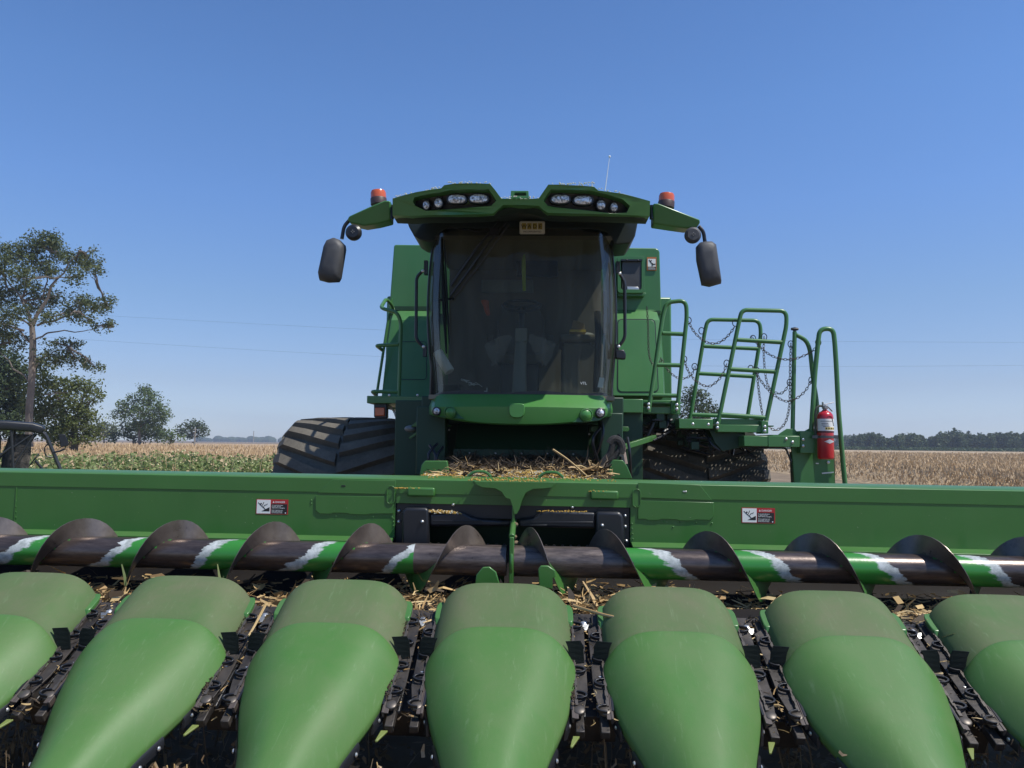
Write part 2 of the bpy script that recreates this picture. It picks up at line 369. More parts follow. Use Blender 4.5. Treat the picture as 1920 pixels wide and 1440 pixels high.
def text_into(mb, s, o, ux, uz, size, m, align='LEFT'):
    cu = bpy.data.curves.new('lettering', 'FONT'); cu.body = s; cu.size = size; cu.align_x = align; cu.offset = size * .012
    ob = bpy.data.objects.new('lettering', cu); me = bpy.data.meshes.new_from_object(ob)
    o = Vector(o); ux = Vector(ux).normalized(); uz = Vector(uz).normalized()
    mb.add([o + ux * v.co.x + uz * v.co.y for v in me.vertices], [tuple(p.vertices) for p in me.polygons], m)
    bpy.data.objects.remove(ob); bpy.data.curves.remove(cu); bpy.data.meshes.remove(me)
def rvec(r=rnd):
    while True:
        v = Vector((r.uniform(-1, 1), r.uniform(-1, 1), r.uniform(-1, 1)))
        if .05 < v.length < 1: return v
def card(mb, c, sz, r=rnd, asp=.6, upb=0, m=0):
    n = rvec(r); n.z += upb; n.normalize(); u = n.orthogonal().normalized(); u = Matrix.Rotation(r.uniform(0, 6.28), 3, n) @ u; w = n.cross(u)
    a = sz * .5; b = sz * asp * .5; c = Vector(c)
    mb.add([c - u * a, c + w * b - u * a * .1, c + u * a, c - w * b + u * a * .1], [(0, 1, 2, 3)], m)
def blade(mb, c, d, L, w, r=rnd, m=0, bend=.2):
    c = Vector(c); d = Vector(d).normalized(); s = d.cross(rvec(r)).normalized() * w / 2; b = rvec(r) * L * bend
    p1 = c + d * L * .5 + b * .5; p2 = c + d * L + b * 0
    mb.add([c - s, c + s, p1 + s, p1 - s, p2 + s * .4, p2 - s * .4], [(0, 1, 2, 3), (3, 2, 4, 5)], m)
# ================================================================== SETTING
def sheet(name, pts, z, m, div=1):
    mb = MB(); mb.add([(x, y, z) for x, y in pts], [tuple(range(len(pts)))]); o = mb.build(name, m, fix=False, smooth=False); return tag(o, kind='structure')
g = MB(); g.add([(-3000, -300, 0), (3000, -300, 0), (3000, 5000, 0), (-3000, 5000, 0)], [(0, 1, 2, 3)]); tag(g.build('ground', soil, fix=False), kind='structure')
sheet('grass_verge', [(-60, 12), (-6, 12), (-4, 36), (-60, 36)], .006, grassgreen)
sheet('far_grass', [(-400, 250), (600, 330), (800, 345), (600, 380), (-600, 330)], .03, grassgreen)

def canopy(name, x0, x1, y0, y1, z, m, step, label, cat, amp=.08, slantL=None):
    """surface of the standing crop, finely undulating, with a skirt down to the soil"""
    mb = MB(); xs = []; x = x0
    nx = int((x1 - x0) / step); ys = []; y = y0
    while y < y1: ys.append(y); y += step * (1 + (y - y0) / 40)
    ys.append(y1); vs = []
    for j, y in enumerate(ys):
        for i in range(nx + 1):
            x = x0 + (x1 - x0) * i / nx
            h = z + amp * noise.noise((x * 1.3, y * 1.3, 3)) + amp * .6 * noise.noise((x * .2, y * .12, 9))
            if i == 0 or j == 0: h = 0
            vs.append((x, y, h))
    fs = [(j * (nx + 1) + i, j * (nx + 1) + i + 1, (j + 1) * (nx + 1) + i + 1, (j + 1) * (nx + 1) + i) for j in range(len(ys) - 1) for i in range(nx)]
    mb.add(vs, fs); return mb
# --- dry bean field right
fr = random.Random(3)
mb = canopy('f', 14.6, 420, 14, 325, .60, fieldtan, 1.5, '', '')
for _ in range(80000):
    Y = 13 * (130 / 13) ** fr.random(); X = 14.4 + fr.random() ** 1.0 * max(4, (.80 * Y + 1 - 14.4))
    if X > 14.4 + .8 * Y: continue
    edge = X < 15.2 or Y < 14
    z = fr.uniform(.12, .75) if edge else fr.uniform(.5, .80)
    s = .022 + .0010 * Y
    blade(mb, (X, Y, z - s), (fr.uniform(-.5, .5), fr.uniform(-.5, .5), 1), s * fr.uniform(1.6, 3.6), s * fr.uniform(.5, 1.1), fr, 1)
tag(mb.build('dry_bean_field', [fieldtan, drym], fix=False, smooth=False), 'tan ripe bean crop standing in the field right of the combine', 'crop field', kind='stuff')
mb = canopy('f', -330, -4, 37, 290, .55, fieldbrown, 2.2, '', '', .06)
# field continues behind the machine
for _ in range(16000):
    Y = 36.6 * (140 / 36.6) ** (fr.random() ** 1.3); X = -4 - fr.random() * .75 * Y
    s = .05 + .0012 * Y
    blade(mb, (X, Y, .5 + fr.uniform(-.3, .1) * (Y < 39)), (fr.uniform(-.4, .4), fr.uniform(-.4, .4), 1), s * fr.uniform(1.4, 3), s * .5, fr, 1)
tag(mb.build('dry_grass_field', [fieldbrown, dryl], fix=False, smooth=False), 'tan dry crop strip beyond the green weeds on the left', 'crop field', kind='stuff')
mb = canopy('f', -4, 14.6, 60, 325, .58, fieldtan, 2.2, '', '', .06)
tag(mb.build('dry_bean_field', fieldtan, fix=False, smooth=False), 'tan bean crop standing behind the combine', 'crop field', kind='stuff')
# --- green flowering weeds left
wr = random.Random(5); mb = MB()
for _ in range(2200):
    Y = wr.uniform(21, 36.5); X = wr.uniform(-33, -8.3 - (Y - 21) * .09)
    if X > -11.8 and Y < 24 : continue
    h = wr.uniform(.75, 1.25) * (.78 + .42 * noise.noise((X * .25, Y * .3, 1)))
    for k in range(26):
        zz = h * wr.random() ** .6; a = wr.uniform(0, 6.28); rr = wr.uniform(.02, .28) * (1.1 - .5 * zz / max(h, .1))
        card(mb, (X + rr * math.cos(a), Y + rr * math.sin(a), zz), wr.uniform(.07, .17), wr, .7, .6, 0 if wr.random() < .86 else 2)
    if wr.random() < .10:
        c = (X + wr.uniform(-.1, .1), Y - .1, h + .04)
        mb.ell(c, (.038, .038, .03), 5, 1, 3)
    if wr.random() < .25: blade(mb, (X, Y, h * .6), (wr.uniform(-.2, .2), 0, 1), h * .65, .02, wr, 2)
tag(mb.build('flowering_weeds', [weedm, flowerm, drym], fix=False, smooth=False), 'green leafy weeds with pale yellow flowers along the field edge', 'weeds', kind='stuff')
mb = MB()
for _ in range(9000):
    Y = wr.uniform(14, 36); X = wr.uniform(-26, -6); blade(mb, (X, Y, 0), (wr.uniform(-.5, .5), wr.uniform(-.5, .5), 1), wr.uniform(.08, .28), .02, wr, 0)
tag(mb.build('short_grass', weedm, fix=False, smooth=False), 'short green grass in front of the weeds', 'grass', kind='stuff')
# --- stubble below the corn head
mb = MB()
for _ in range(1500):
    X = wr.uniform(-3.2, 3.4); Y = wr.uniform(2.2, 4.6)
    if noise.noise((X * 1.6, Y * 1.6, 7)) < -.05: continue
    h = wr.uniform(.10, .42); ln = Vector((wr.uniform(-.35, .35), wr.uniform(-.35, .35), 1)).normalized()
    blade(mb, (X, Y, 0), ln, h, .007, wr, 0, .1)
    for k in range(wr.randint(3, 9)):
        p = Vector((X, Y, 0)) + ln * h * wr.uniform(.2, 1.05) + Vector((wr.uniform(-.05, .05), wr.uniform(-.05, .05), 0))
        blade(mb, p, rvec(wr) + Vector((0, 0, -.3)), wr.uniform(.02, .06), wr.uniform(.008, .018), wr, 0, .5)
for _ in range(5000):
    card(mb, (wr.uniform(-3.4, 3.6), wr.uniform(2.0, 5), wr.uniform(.005, .05)), wr.uniform(.03, .09), wr, .3, 1, 0)
tag(mb.build('crop_stubble', leafmat('stubble_leaves', [(.1, (.10, .065, .035)), (.5, (.30, .21, .12)), (1, (.55, .42, .26))], .15, scale=2), fix=False, smooth=False), 'dry leafy bean stubble on the soil under the green snouts', 'stubble', kind='stuff')
# leafy dry plant in front of second snout
mb = MB()
def dryplant(mb, X, Y, h, n, r):
    for b in range(n):
        d = Vector((r.uniform(-.35, .35), r.uniform(-.35, .35), 1)).normalized(); p = Vector((X + r.uniform(-.05, .05), Y + r.uniform(-.05, .05), 0)); hh = h * r.uniform(.6, 1)
        mb.tube([p, p + d * hh * .5 + Vector((.01, 0, 0)), p + d * hh], .0028, 4, 1)
        for k in range(9):
            q = p + d * hh * r.uniform(.35, 1); dd = (rvec(r) + Vector((0, 0, -.2))).normalized()
            blade(mb, q, dd, r.uniform(.03, .07), r.uniform(.01, .022), r, 0, .6)
for i, (px, Y, h, n, lb) in enumerate([(217, 2.75, .36, 3, 'small dry plant in front of the long left snout'), (300, 3.0, .30, 9, 'dry seedy weed clump beside the lower edge of the second snout'), (340, 3.1, .34, 8, 'dry seedy weed clump nearest the third snout'), (724, 3.15, .30, 10, 'dry weed clump in the gap left of the middle snout'), (1078, 3.0, .27, 5, 'dry weed sprig in the gap right of the middle snout'), (40, 3.0, .26, 8, 'dry weed clump in the bottom left corner')]):
    p = at(px, 1400, Y); mb = MB(); dryplant(mb, p.x, p.y, h, n, wr)
    o = mb.build('dry_weed', [drym, strawm], fix=False, smooth=False); tag(o, lb, 'weed', 'dry weeds under the corn head')

# --- trees
def tube_branch(mb, p0, p1, r0, r1, r, wob=.06, k=5, m=0):
    p0, p1 = Vector(p0), Vector(p1); L = (p1 - p0).length; pts = [p0]
    for i in range(1, k): pts.append(p0.lerp(p1, i / k) + rvec(r) * L * wob)
    pts.append(p1); mb.tube(pts, [r0 + (r1 - r0) * i / k for i in range(k + 1)], 6, m); return pts
def make_tree(label, base, trunk_r, limbs, clumps, lm, lsz, dens, r, group=None, name='broadleaf_tree', gap=.0, name2=None):
    """clumps: (centre, radii); limbs: list of (p0,p1,r0,r1)"""
    e = empty(name, base, label, 'tree', group)
    mb = MB()
    for (p0, p1, r0, r1) in limbs: tube_branch(mb, p0, p1, r0, r1, r, .015 if r0 > .2 else .05)
    # fine branches into every clump
    ends = [Vector(l[1]) for l in limbs]
    for c, rr in clumps:
        c = Vector(c); s = min(ends, key=lambda q: (q - c).length)
        pts = tube_branch(mb, s, c, trunk_r * .16, trunk_r * .06, r, .08)
        for k in range(4):
            tube_branch(mb, pts[r.randint(2, 4)], c + Vector([rvec(r)[i] * rr[i] for i in range(3)]), trunk_r * .07, trunk_r * .02, r, .08, 4)
    mb.build('trunk', bark, e, fix=False)
    mb = MB()
    for c, rr in clumps:
        c = Vector(c); vol = rr[0] * rr[1] * rr[2]; n = int(dens * 30 * (rr[0] * rr[2]) / (lsz * lsz))
        # sub tufts make light and dark pockets and gaps
        tufts = [c + Vector([rvec(r)[i] * rr[i] for i in range(3)]) for _ in range(max(4, int(n / 16)))]
        for tf in tufts:
            ts = lsz * r.uniform(1.0, 2.4)
            for k in range(16): card(mb, tf + rvec(r) * ts, lsz * r.uniform(.5, 1.1), r, .65, .5)
    mb.build('crown', lm, e, fix=False, smooth=False)
    return e
tr_ = random.Random(11)
YB = 60
def tp(x, y, Y=YB, dy=0): return at(x, y, Y + dy)
def pxm(v, Y=YB): return v / F * Y
limbs = [(tp(55, 838), tp(62, 640), .62, .50), (tp(62, 640), tp(60, 610), .50, .42), (tp(60, 615), tp(110, 520), .34, .16), (tp(110, 520), tp(150, 470), .16, .07),
         (tp(60, 610), tp(40, 560), .30, .18), (tp(40, 560), tp(10, 520), .18, .08), (tp(40, 560), tp(60, 480), .18, .07), (tp(70, 610), tp(150, 585), .2, .10), (tp(150, 585), tp(200, 575), .1, .04),
         (tp(60, 640), tp(90, 624), .16, .12), (tp(90, 624), tp(170, 618), .12, .05), (tp(170, 618), tp(210, 612), .05, .03), (tp(60, 680), tp(130, 650), .15, .05), (tp(58, 700), tp(90, 660), .15, .06), (tp(45, 620), tp(-20, 600), .2, .08),
         (tp(62, 645), tp(20, 600), .2, .08), (tp(80, 560), tp(95, 470), .14, .05), (tp(110, 520), tp(130, 520), .12, .05), (tp(85, 740), tp(130, 735), .10, .04), (tp(57, 720), tp(-10, 650), .15, .06)]
clumps = []
for (x, y, rx, ry) in [(70, 455, 26, 16), (95, 452, 26, 16), (112, 475, 20, 16), (60, 480, 20, 20), (82, 500, 26, 20), (25, 475, 22, 20), (0, 500, 26, 26), (-20, 470, 25, 25), (140, 490, 20, 18), (165, 485, 22, 18),
                      (175, 505, 14, 10), (140, 520, 18, 14), (45, 520, 22, 18), (20, 555, 26, 20), (65, 545, 20, 16), (30, 590, 24, 18), (70, 575, 20, 14), (105, 560, 18, 16), (130, 580, 16, 12), (150, 565, 20, 14),
                      (175, 572, 22, 12), (200, 570, 14, 14), (165, 600, 16, 8), (185, 612, 12, 6), (208, 608, 10, 9), (140, 595, 14, 8), (95, 595, 16, 10), (-20, 560, 26, 30), (0, 620, 24, 16), (25, 640, 22, 18), (115, 645, 22, 7), (140, 643, 16, 5),
                      (120, 670, 20, 14), (150, 680, 20, 12), (178, 688, 14, 7), (90, 670, 18, 14), (-25, 620, 22, 24)]:
    c = tp(x, y, YB, tr_.uniform(-2.5, 2.5)); clumps.append((c, (pxm(rx * 1.2), pxm(min(rx, 20) * 1.2), pxm(ry * 1.2))))
limbs = [(a, b, r0 * .52, r1 * .52) for a, b, r0, r1 in limbs]
make_tree('tall open-crowned tree with bare grey trunk and sparse leaves at far left', (tp(55, 838).x, YB, 0), .6, limbs, clumps, leaf_oak, .23, 1.5, tr_, name='tall_tree')
def crown_tree(label, Y, trunk_px, base_py, top_py, clist, lm, lsz, dens, group=None, tr=.3, name='broadleaf_tree'):
    bx = at(trunk_px, base_py, Y); P = lambda x, y, d=0: at(x, y, Y + d)
    cl = []
    for (x, y, rx, ry) in clist: c = P(x, y, tr_.uniform(-.4, .4) * pxm(rx, Y) * 2); cl.append((c, (pxm(rx, Y), pxm(rx, Y) * .9, pxm(ry, Y))))
    mid = P(trunk_px, (base_py + top_py) / 2 + (base_py - top_py) * .12)
    b = Vector((bx.x, Y, 0)); lb = [(b, mid, tr, tr * .7)]
    for k in range(6):
        c = cl[int(k * len(cl) / 6)][0]; lb.append((mid.lerp(b, tr_.uniform(0, .3)), mid.lerp(c, .7), tr * .45, tr * .2))
    return make_tree(label, b, tr, lb, cl, lm, lsz, dens, tr_, group, name)
G1 = 'trees at the left edge of the field'
crown_tree('broad dark tree behind the tall bare-trunked one', 72, -10, 836, 620, [(-30, 660, 40, 40), (10, 690, 35, 40), (-10, 740, 45, 40), (30, 760, 35, 35), (-40, 780, 40, 40), (20, 800, 40, 28), (35, 700, 25, 30), (-20, 620, 24, 18)], leaf_dark, .36, 2.6, G1, .5)
crown_tree('yellow-green drooping tree right of the tall trunk', 64, 140, 836, 690, [(90, 720, 30, 22), (130, 725, 28, 20), (165, 725, 22, 16), (110, 755, 34, 22), (150, 760, 34, 24), (80, 780, 34, 24), (125, 795, 40, 22), (165, 790, 22, 22), (100, 810, 40, 16), (60, 745, 24, 26), (182, 742, 8, 8), (75, 690, 22, 18), (110, 822, 30, 10), (150, 820, 34, 12), (178, 815, 14, 12)], leafmat('leaves_yellow_green', [(.1, (.06, .085, .025)), (.5, (.12, .15, .045)), (.9, (.22, .24, .09))], .4), .30, 1.9, G1, .35)
crown_tree('tall light green tree standing alone beyond the left field', 150, 262, 834, 720, [(272, 733, 14, 12), (285, 745, 20, 14), (255, 752, 14, 12), (230, 760, 14, 10), (222, 775, 12, 12), (245, 775, 20, 14), (275, 770, 22, 18), (300, 770, 16, 18), (310, 780, 10, 10), (262, 795, 24, 14), (290, 795, 20, 14)], leaf_mid, .48, 1.7, G1, .35)
crown_tree('low dark bushy tree under the lone light green tree', 152, 250, 834, 795, [(235, 808, 18, 14), (262, 812, 24, 14), (290, 812, 24, 14), (215, 815, 10, 10)], leaf_dark, .6, 1.7, G1, .25)
crown_tree('low green scrub sloping down between the two lone trees', 160, 320, 834, 812, [(315, 818, 18, 8), (335, 822, 16, 6), (300, 816, 14, 9)], leaf_mid, .6, 1.7, G1, .2)
crown_tree('round dark tree beside the thin white pole', 210, 365, 832, 787, [(355, 800, 14, 10), (372, 798, 14, 9), (340, 808, 12, 10), (365, 814, 22, 10), (382, 808, 10, 10)], leaf_dark, .75, 1.6, G1, .3)
crown_tree('greyish hazy tree between the left grove and the lone tree', 220, 195, 832, 785, [(190, 797, 14, 10), (205, 800, 16, 10), (180, 808, 14, 12), (200, 815, 18, 10), (168, 812, 10, 12), (212, 812, 10, 12)], leaf_oak, .8, 1.5, G1, .3)
crown_tree('dark round tree seen through the ladder rails', 85, 1308, 843, 723, [(1300, 735, 16, 11), (1315, 745, 18, 14), (1290, 752, 15, 14), (1305, 765, 26, 14), (1330, 765, 16, 12), (1290, 780, 16, 12), (1320, 785, 24, 14), (1342, 775, 9, 9)], leaf_dark, .34, 1.5, None, .3)
# far woodland on the right
mb = MB(); xr = 1576
for k in range(120):
    x = 1570 + k * 5.2 + tr_.uniform(-2, 2)
    Y = 340 if x > 1600 else 480
    top = 817 if x < 1603 else 816 + 3 * math.sin(x * .08) + (0 if x < 1740 else -6 * min(1, (x - 1740) / 30))
    if 1730 < x < 1750: top += 5
    if x > 1840 and x < 1885: top += 4
    top += tr_.uniform(-3, 3)
    for _ in range(2):
        c = at(x + tr_.uniform(-3, 3), (top + 843) / 2 + 2, Y + tr_.uniform(-8, 25)); rx = pxm(8, Y); rz = pxm((843 - top) / 2 + 1, Y)
        mb.ell(c - Vector((0, 0, rz * .1)), (rx * .75, rx * .75, rz * .8), 7, 0, 5)
        for q in range(190):
            v = rvec(tr_).normalized() * tr_.uniform(.7, 1.08)
            card(mb, c + Vector((v.x * rx, v.y * rx, v.z * rz)), tr_.uniform(.7, 1.5), tr_, .7, .5)
tag(mb.build('distant_wood', leaf_far, fix=False, smooth=False), 'dark line of trees on the horizon right of the ladder', 'woodland', kind='stuff')
mb = MB()
for k in range(150):
    c = at(378 + k * 8 + tr_.uniform(-3, 3), 829 + (k * 8) * .0107, 1500); h = tr_.uniform(5, 9.5)
    mb.ell((c.x, 1500 + tr_.uniform(-20, 20), h * .4), (12, 12, h), 8, 0, 5)
tag(mb.build('distant_wood', leaf_far, fix=False, smooth=False), 'faint low line of trees far away left of the combine', 'woodland', kind='stuff')
mb = MB()
for k in range(6000):
    x = tr_.uniform(1430, 2050); c = at(x, 842, 330); card(mb, (c.x, 330 + tr_.uniform(-4, 4), tr_.uniform(.3, 2.0)), 1.0, tr_, .5, .5)
tag(mb.build('green_hedge_strip', leafmat('hedge_green', [(.1, (.03, .06, .018)), (.9, (.07, .11, .035))], scale=.02), fix=False, smooth=False), 'thin dark green strip of crop in front of the far wood', 'hedge', kind='stuff')
# poles and wires
for i, (x, yt, Y, lb) in enumerate([(365, 802, 190, 'thin pale pole in front of the round dark tree'), (154, 815, 150, 'short grey pole left of the hazy tree'), (189, 811, 150, 'thin grey pole in front of the hazy tree'), (475, 808, 600, 'tiny distant pole standing on the open horizon')]):
    a = at(x, 830, Y); b = at(x, yt, Y); mb = MB(); mb.cyl((a.x, Y, 0), (a.x, Y, b.z), .13 if Y < 500 else .35, 8, 0, .10 if Y < 500 else .3); mb.box(a.x - .5, a.x + .5, Y - .05, Y + .05, b.z - .5, b.z - .38)
    tag(mb.build('utility_pole', concrete), lb, 'pole', 'distant poles')
for pts, lb in (([(-60, 577), (220, 593), (700, 618), (1200, 634), (1560, 640), (1920, 642), (2200, 643)], 'upper thin power line crossing the sky'), ([(-60, 620), (130, 635), (700, 668), (1200, 684), (1560, 687), (1920, 685), (2200, 682)], 'lower thin power line crossing the sky')):
    mb = MB(); mb.tube(crv([at(x, y, 115) for x, y in pts], 6), .010, 5); tag(mb.build('power_line', wirem), lb, 'power line', 'power lines')
#@@HEADER
# ================================================================== CORN HEAD
TILT = R(.36)
H = empty('corn_header', (0, 4.3, 0), 'wide green corn head with seven dusty snouts and a long cross auger in the foreground', 'corn head', rot=(0, TILT, 0))
O4 = 4.3                       # local y = world y - 4.3
def L(y): return y - O4
HW = 4.6; YF = 4.65
zt, zb, zo, zs = 1.331, 1.241, 1.184, .979
# --- back sheet with opening
OX = .705
mb = MB()
for x0, x1, z0, z1 in ((-HW, -OX, zs, 1.245), (OX, HW, zs, 1.245), (-OX, OX, zo, 1.245)): mb.box(x0, x1, L(YF), L(YF) + .012, z0, z1)
mb_s = mb
mb = MB(); pr = [(YF - .004, zb), (YF - .004, zt - .006), (YF + .004, zt), (YF + .24, zt + .010), (YF + .25, zb)]
mb.prism([(-HW, L(y), z) for y, z in pr], (2 * HW, 0, 0)); mb.build('top_beam', paint, H, True, .002)
# ledge below the sheet
mb = MB()
for x0, x1 in ((-HW, -OX - .004), (OX + .004, HW)):
    mb.prism([(x0, L(YF) - .001, zs + .004), (x0, L(4.555), zs - .012), (x0, L(4.555), zs - .026), (x0, L(YF) - .001, zs - .015)], (x1 - x0, 0, 0))
mb.build('sheet_ledge', paint, H, True, .0015)
# trough
AY, AZ, AR, AF = 4.35, .902, .0845, .188
mb = MB(); prof = [(4.60, .955), (4.585, .86), (4.53, .76), (4.45, .69), (4.35, .668), (4.25, .685), (4.15, .70), (4.10, .705), (3.9, .69), (3.70, .66), (3.68, .50)]
mb.loft([[(x, L(y), z) for y, z in prof] for x in (-HW, -2.3, 0, 2.3, HW)]); mb.build('trough', mat('worn_trough', (.03, .026, .022), .8, 0, .2, fn=varied((.007, .006, .006), (.022, .018, .015), 4, .3, .75, .7, .9, .1)), H, True, solid=.006)
# fold lines, rivet rows on the sheet
mb = MB()
def ZL(px, py, Y=YF): return H_inv @ at(px, py, Y)
H_inv = W[H.name].inverted()
for (px0, py0, px1, py1, n) in [(583, 970, 583, 1005, 0), (738, 972, 738, 1006, 6), (1185, 982, 1187, 1020, 5), (630, 968, 735, 970, 4), (1215, 976, 1335, 981, 5), (30, 940, 30, 1000, 7), (584, 938, 584, 944, 2), (1262, 988, 1264, 990, 1)]:
    for i in range(n):
        f_ = i / max(1, n - 1); mb.bolt(ZL(px0 + (px1 - px0) * f_, py0 + (py1 - py0) * f_, YF - .0005), .005, (0, -1, 0), 0, .004)
for v_ in (): pass
mb_s.add(mb.v, mb.f); mb_s.build('back_sheet', paint, H, True, .0012)
mb = MB(); x = ZL(29, 950).x; mb.box(x - .003, x + .003, L(YF) - .0035, L(YF), zs + .002, zb - .004); mb.build('sheet_seam', paint, H, True)
# access doors
for up, lo, ov in (([(624, 899), (596, 924), (742, 927), (742, 901)], [(592, 929), (592, 956), (600, 963), (622, 963.5), (624, 961.5), (653, 962), (655, 964), (690, 965), (694, 963), (738, 963), (738, 931)], (733, 928)),
                   ([(1196, 905), (1196, 933), (1335, 938), (1312, 909)], [(1196, 938), (1196, 973), (1211, 973), (1213, 975), (1236, 975), (1239, 973), (1270, 974), (1272, 976), (1300, 976), (1303, 974), (1331, 975), (1338, 968), (1338, 942)], (1193.5, 934))):
    mb = MB(); mb.prism([ZL(x, y, YF - .0045) for x, y in up], (0, -.005, 0)); mb.prism([ZL(x, y, YF - .001) for x, y in lo], (0, -.007, 0))
    dr = mb.build('access_door', paint, H, True, .002)
    c = ZL(ov[0], ov[1], YF - .006); w, h = .026, .056; mb = MB(); ol = []; il = []
    for k in range(20):
        a = 2 * math.pi * k / 20; sx, sz = math.cos(a), math.sin(a); zz = (h - w) * (1 if sz > 0 else -1)
        ol.append(c + Vector((sx * w, 0, sz * w + zz))); il.append(c + Vector((sx * w * .78, 0, sz * w * .78 + zz)))
    mb.prism(ol, (0, -.008, 0), holes=[il]); mb.prism(il, (0, -.003, 0)); mb.build('handle', paint, dr, True, .0015)
    cx = sum(x for x, y in up) / 4
    a = ZL(644 if cx < 900 else 1284, 911 if cx < 900 else 921.5, YF - .009); mb = MB(); mb.box(a.x - .012, a.x + .012, a.y - .003, a.y, a.z - .004, a.z + .004); mb.build('latch_slot', black if cx < 900 else zinc, dr, True, .001)
# small hoods above the chute
for x0, y0, x1, y1 in ((763, 917, 815, 932), (1107, 923, 1160, 938)):
    a = ZL(x0, y0, YF - .03); b = ZL(x1, y1, YF - .03); mb = MB()
    mb.box(a.x, b.x, a.y, L(YF) - .0045, b.z, b.z + .055); mb.build('step_pad', paint, H, True, .012, seg=3)
# --- feeder opening: dark box + black covers
mb = MB(); mb.box(-OX - .01, OX + .01, L(5.6), L(5.62), .7, 1.24); mb.box(-OX - .01, -OX + .005, L(YF) + .013, L(5.6), .7, 1.24); mb.box(OX - .005, OX + .01, L(YF) + .013, L(5.6), .7, 1.24); mb.box(-OX - .01, OX + .01, L(YF) + .013, L(5.6), 1.20, 1.22)
mb.build('feeder_throat', darkm, H, True)
mb = MB()
mb.box(-OX, OX, L(YF) + .022, L(YF) + .034, 1.10, 1.186)
mb.prism([(-OX, L(YF) + .02, .70), (-OX, L(YF) + .02, 1.18), (-OX, L(YF) + .03, 1.18), (-OX, L(YF) + .03, .70)], (.19, 0, 0))
mb.prism([(OX - .19, L(YF) + .02, .70), (OX - .19, L(YF) + .02, 1.18), (OX - .19, L(YF) + .03, 1.18), (OX - .19, L(YF) + .03, .70)], (.19, 0, 0))
mb.build('throat_plate', black, H, True, .002)
def cover(xs, name, pts, th):
    mb = MB(); mb.prism([ZL(x, y, YF - .004) for x, y in pts], (0, -th, 0)); return mb.build(name, black, H, True, min(.018, th * .4), seg=3)
cover(0, 'chute_cover', [(756, 958), (762, 951), (800, 951), (806, 955), (807, 1025), (760, 1025), (756, 1015)], .05)
cover(0, 'chute_cover', [(1116, 958), (1160, 958), (1168, 966), (1170, 1000), (1168, 1032), (1116, 1030)], .05)
cover(0, 'baffle', [(807, 963), (868, 960), (885, 968), (900, 972), (958, 975), (958, 986), (807, 986)], .035)
cover(0, 'baffle', [(972, 972), (1000, 969), (1016, 958), (1030, 957), (1115, 960), (1115, 990), (972, 987)], .035)
for x0, x1, y in ((940, 958, 979), (995, 1112, 979.5), (975, 1025, 985), (812, 905, 977)):
    mb = MB(); a = ZL(x0, y, YF - .041); b = ZL(x1, y, YF - .041); mb.bar(a, b, .006, .009); mb.build('baffle_rib', black, H, True, .002)
for x, y in ((748, 958), (748, 978), (792, 978), (850, 946), (1073, 951), (1129, 985), (1172, 967), (1172, 987), (1174, 1014)): mb = MB(); mb.bolt(ZL(x, y, YF - .056 if x in (792, 1129) else YF + .012), .011, (0, -1, 0), 0, .012); mb.build('bolt', zinc, H, True)
mb = MB()
for k in range(26): mb.bolt(ZL(760 + k * 15.5, 1019 + k * .25, YF + .05), .010, (0, -1, 0), 0, .02)
mb.box(-OX, OX, L(YF) + .05, L(YF) + .09, .76, .80); mb.build('feeder_chain_slat', chainm, H, True)
# centre hanger bracket
mb = MB()
tpts = [(889, 903), (1041, 904), (1036, 914), (1022, 916), (1000, 917), (986, 924), (979, 938), (974, 955), (969, 964), (964, 964), (961, 950), (956, 936), (948, 934), (940, 922), (928, 916), (904, 914), (893, 909)]
mb.prism([ZL(x, y, YF - .20) for x, y in tpts], (0, .012, 0))
a = ZL(889, 903, YF - .20); b = ZL(1041, 904, YF - .20); mb.box(a.x, b.x, a.y + .013, L(YF) + .02, a.z - .012, a.z + .002)
br = mb.build('centre_bracket', paint, H, True, .002)
mb = MB(); xx = ZL(962, 990, YF - .19).x
mb.box(xx - .007, xx + .007, L(YF) - .19, L(YF) - .015, AZ + .05, 1.27); mb.build('gusset', paint, H, True, .002)
mb = MB(); mb.lathe([(AF * .53, -.012), (AF * .58, -.006), (AF * .58, .006), (AF * .53, .012)], (xx, L(AY), AZ), (1, 0, 0), 24); mb.box(xx - .012, xx + .012, L(AY) - .095, L(AY) - .02, AZ - .16, AZ + .14)
mb.tube([(xx, L(AY) - .08, AZ + .14), (xx, L(YF) - .12, AZ + .2)], .018, 8)
mb.build('bearing_hanger', paint, H, True, .004)
for z in (1.09, 1.02, .985): mb = MB(); mb.ell((xx + rnd.uniform(.0, .03), L(YF) - .18, z), (.02, .015, .014), 6, 0, 4); mb.build('mud_clod', soil, H, True)
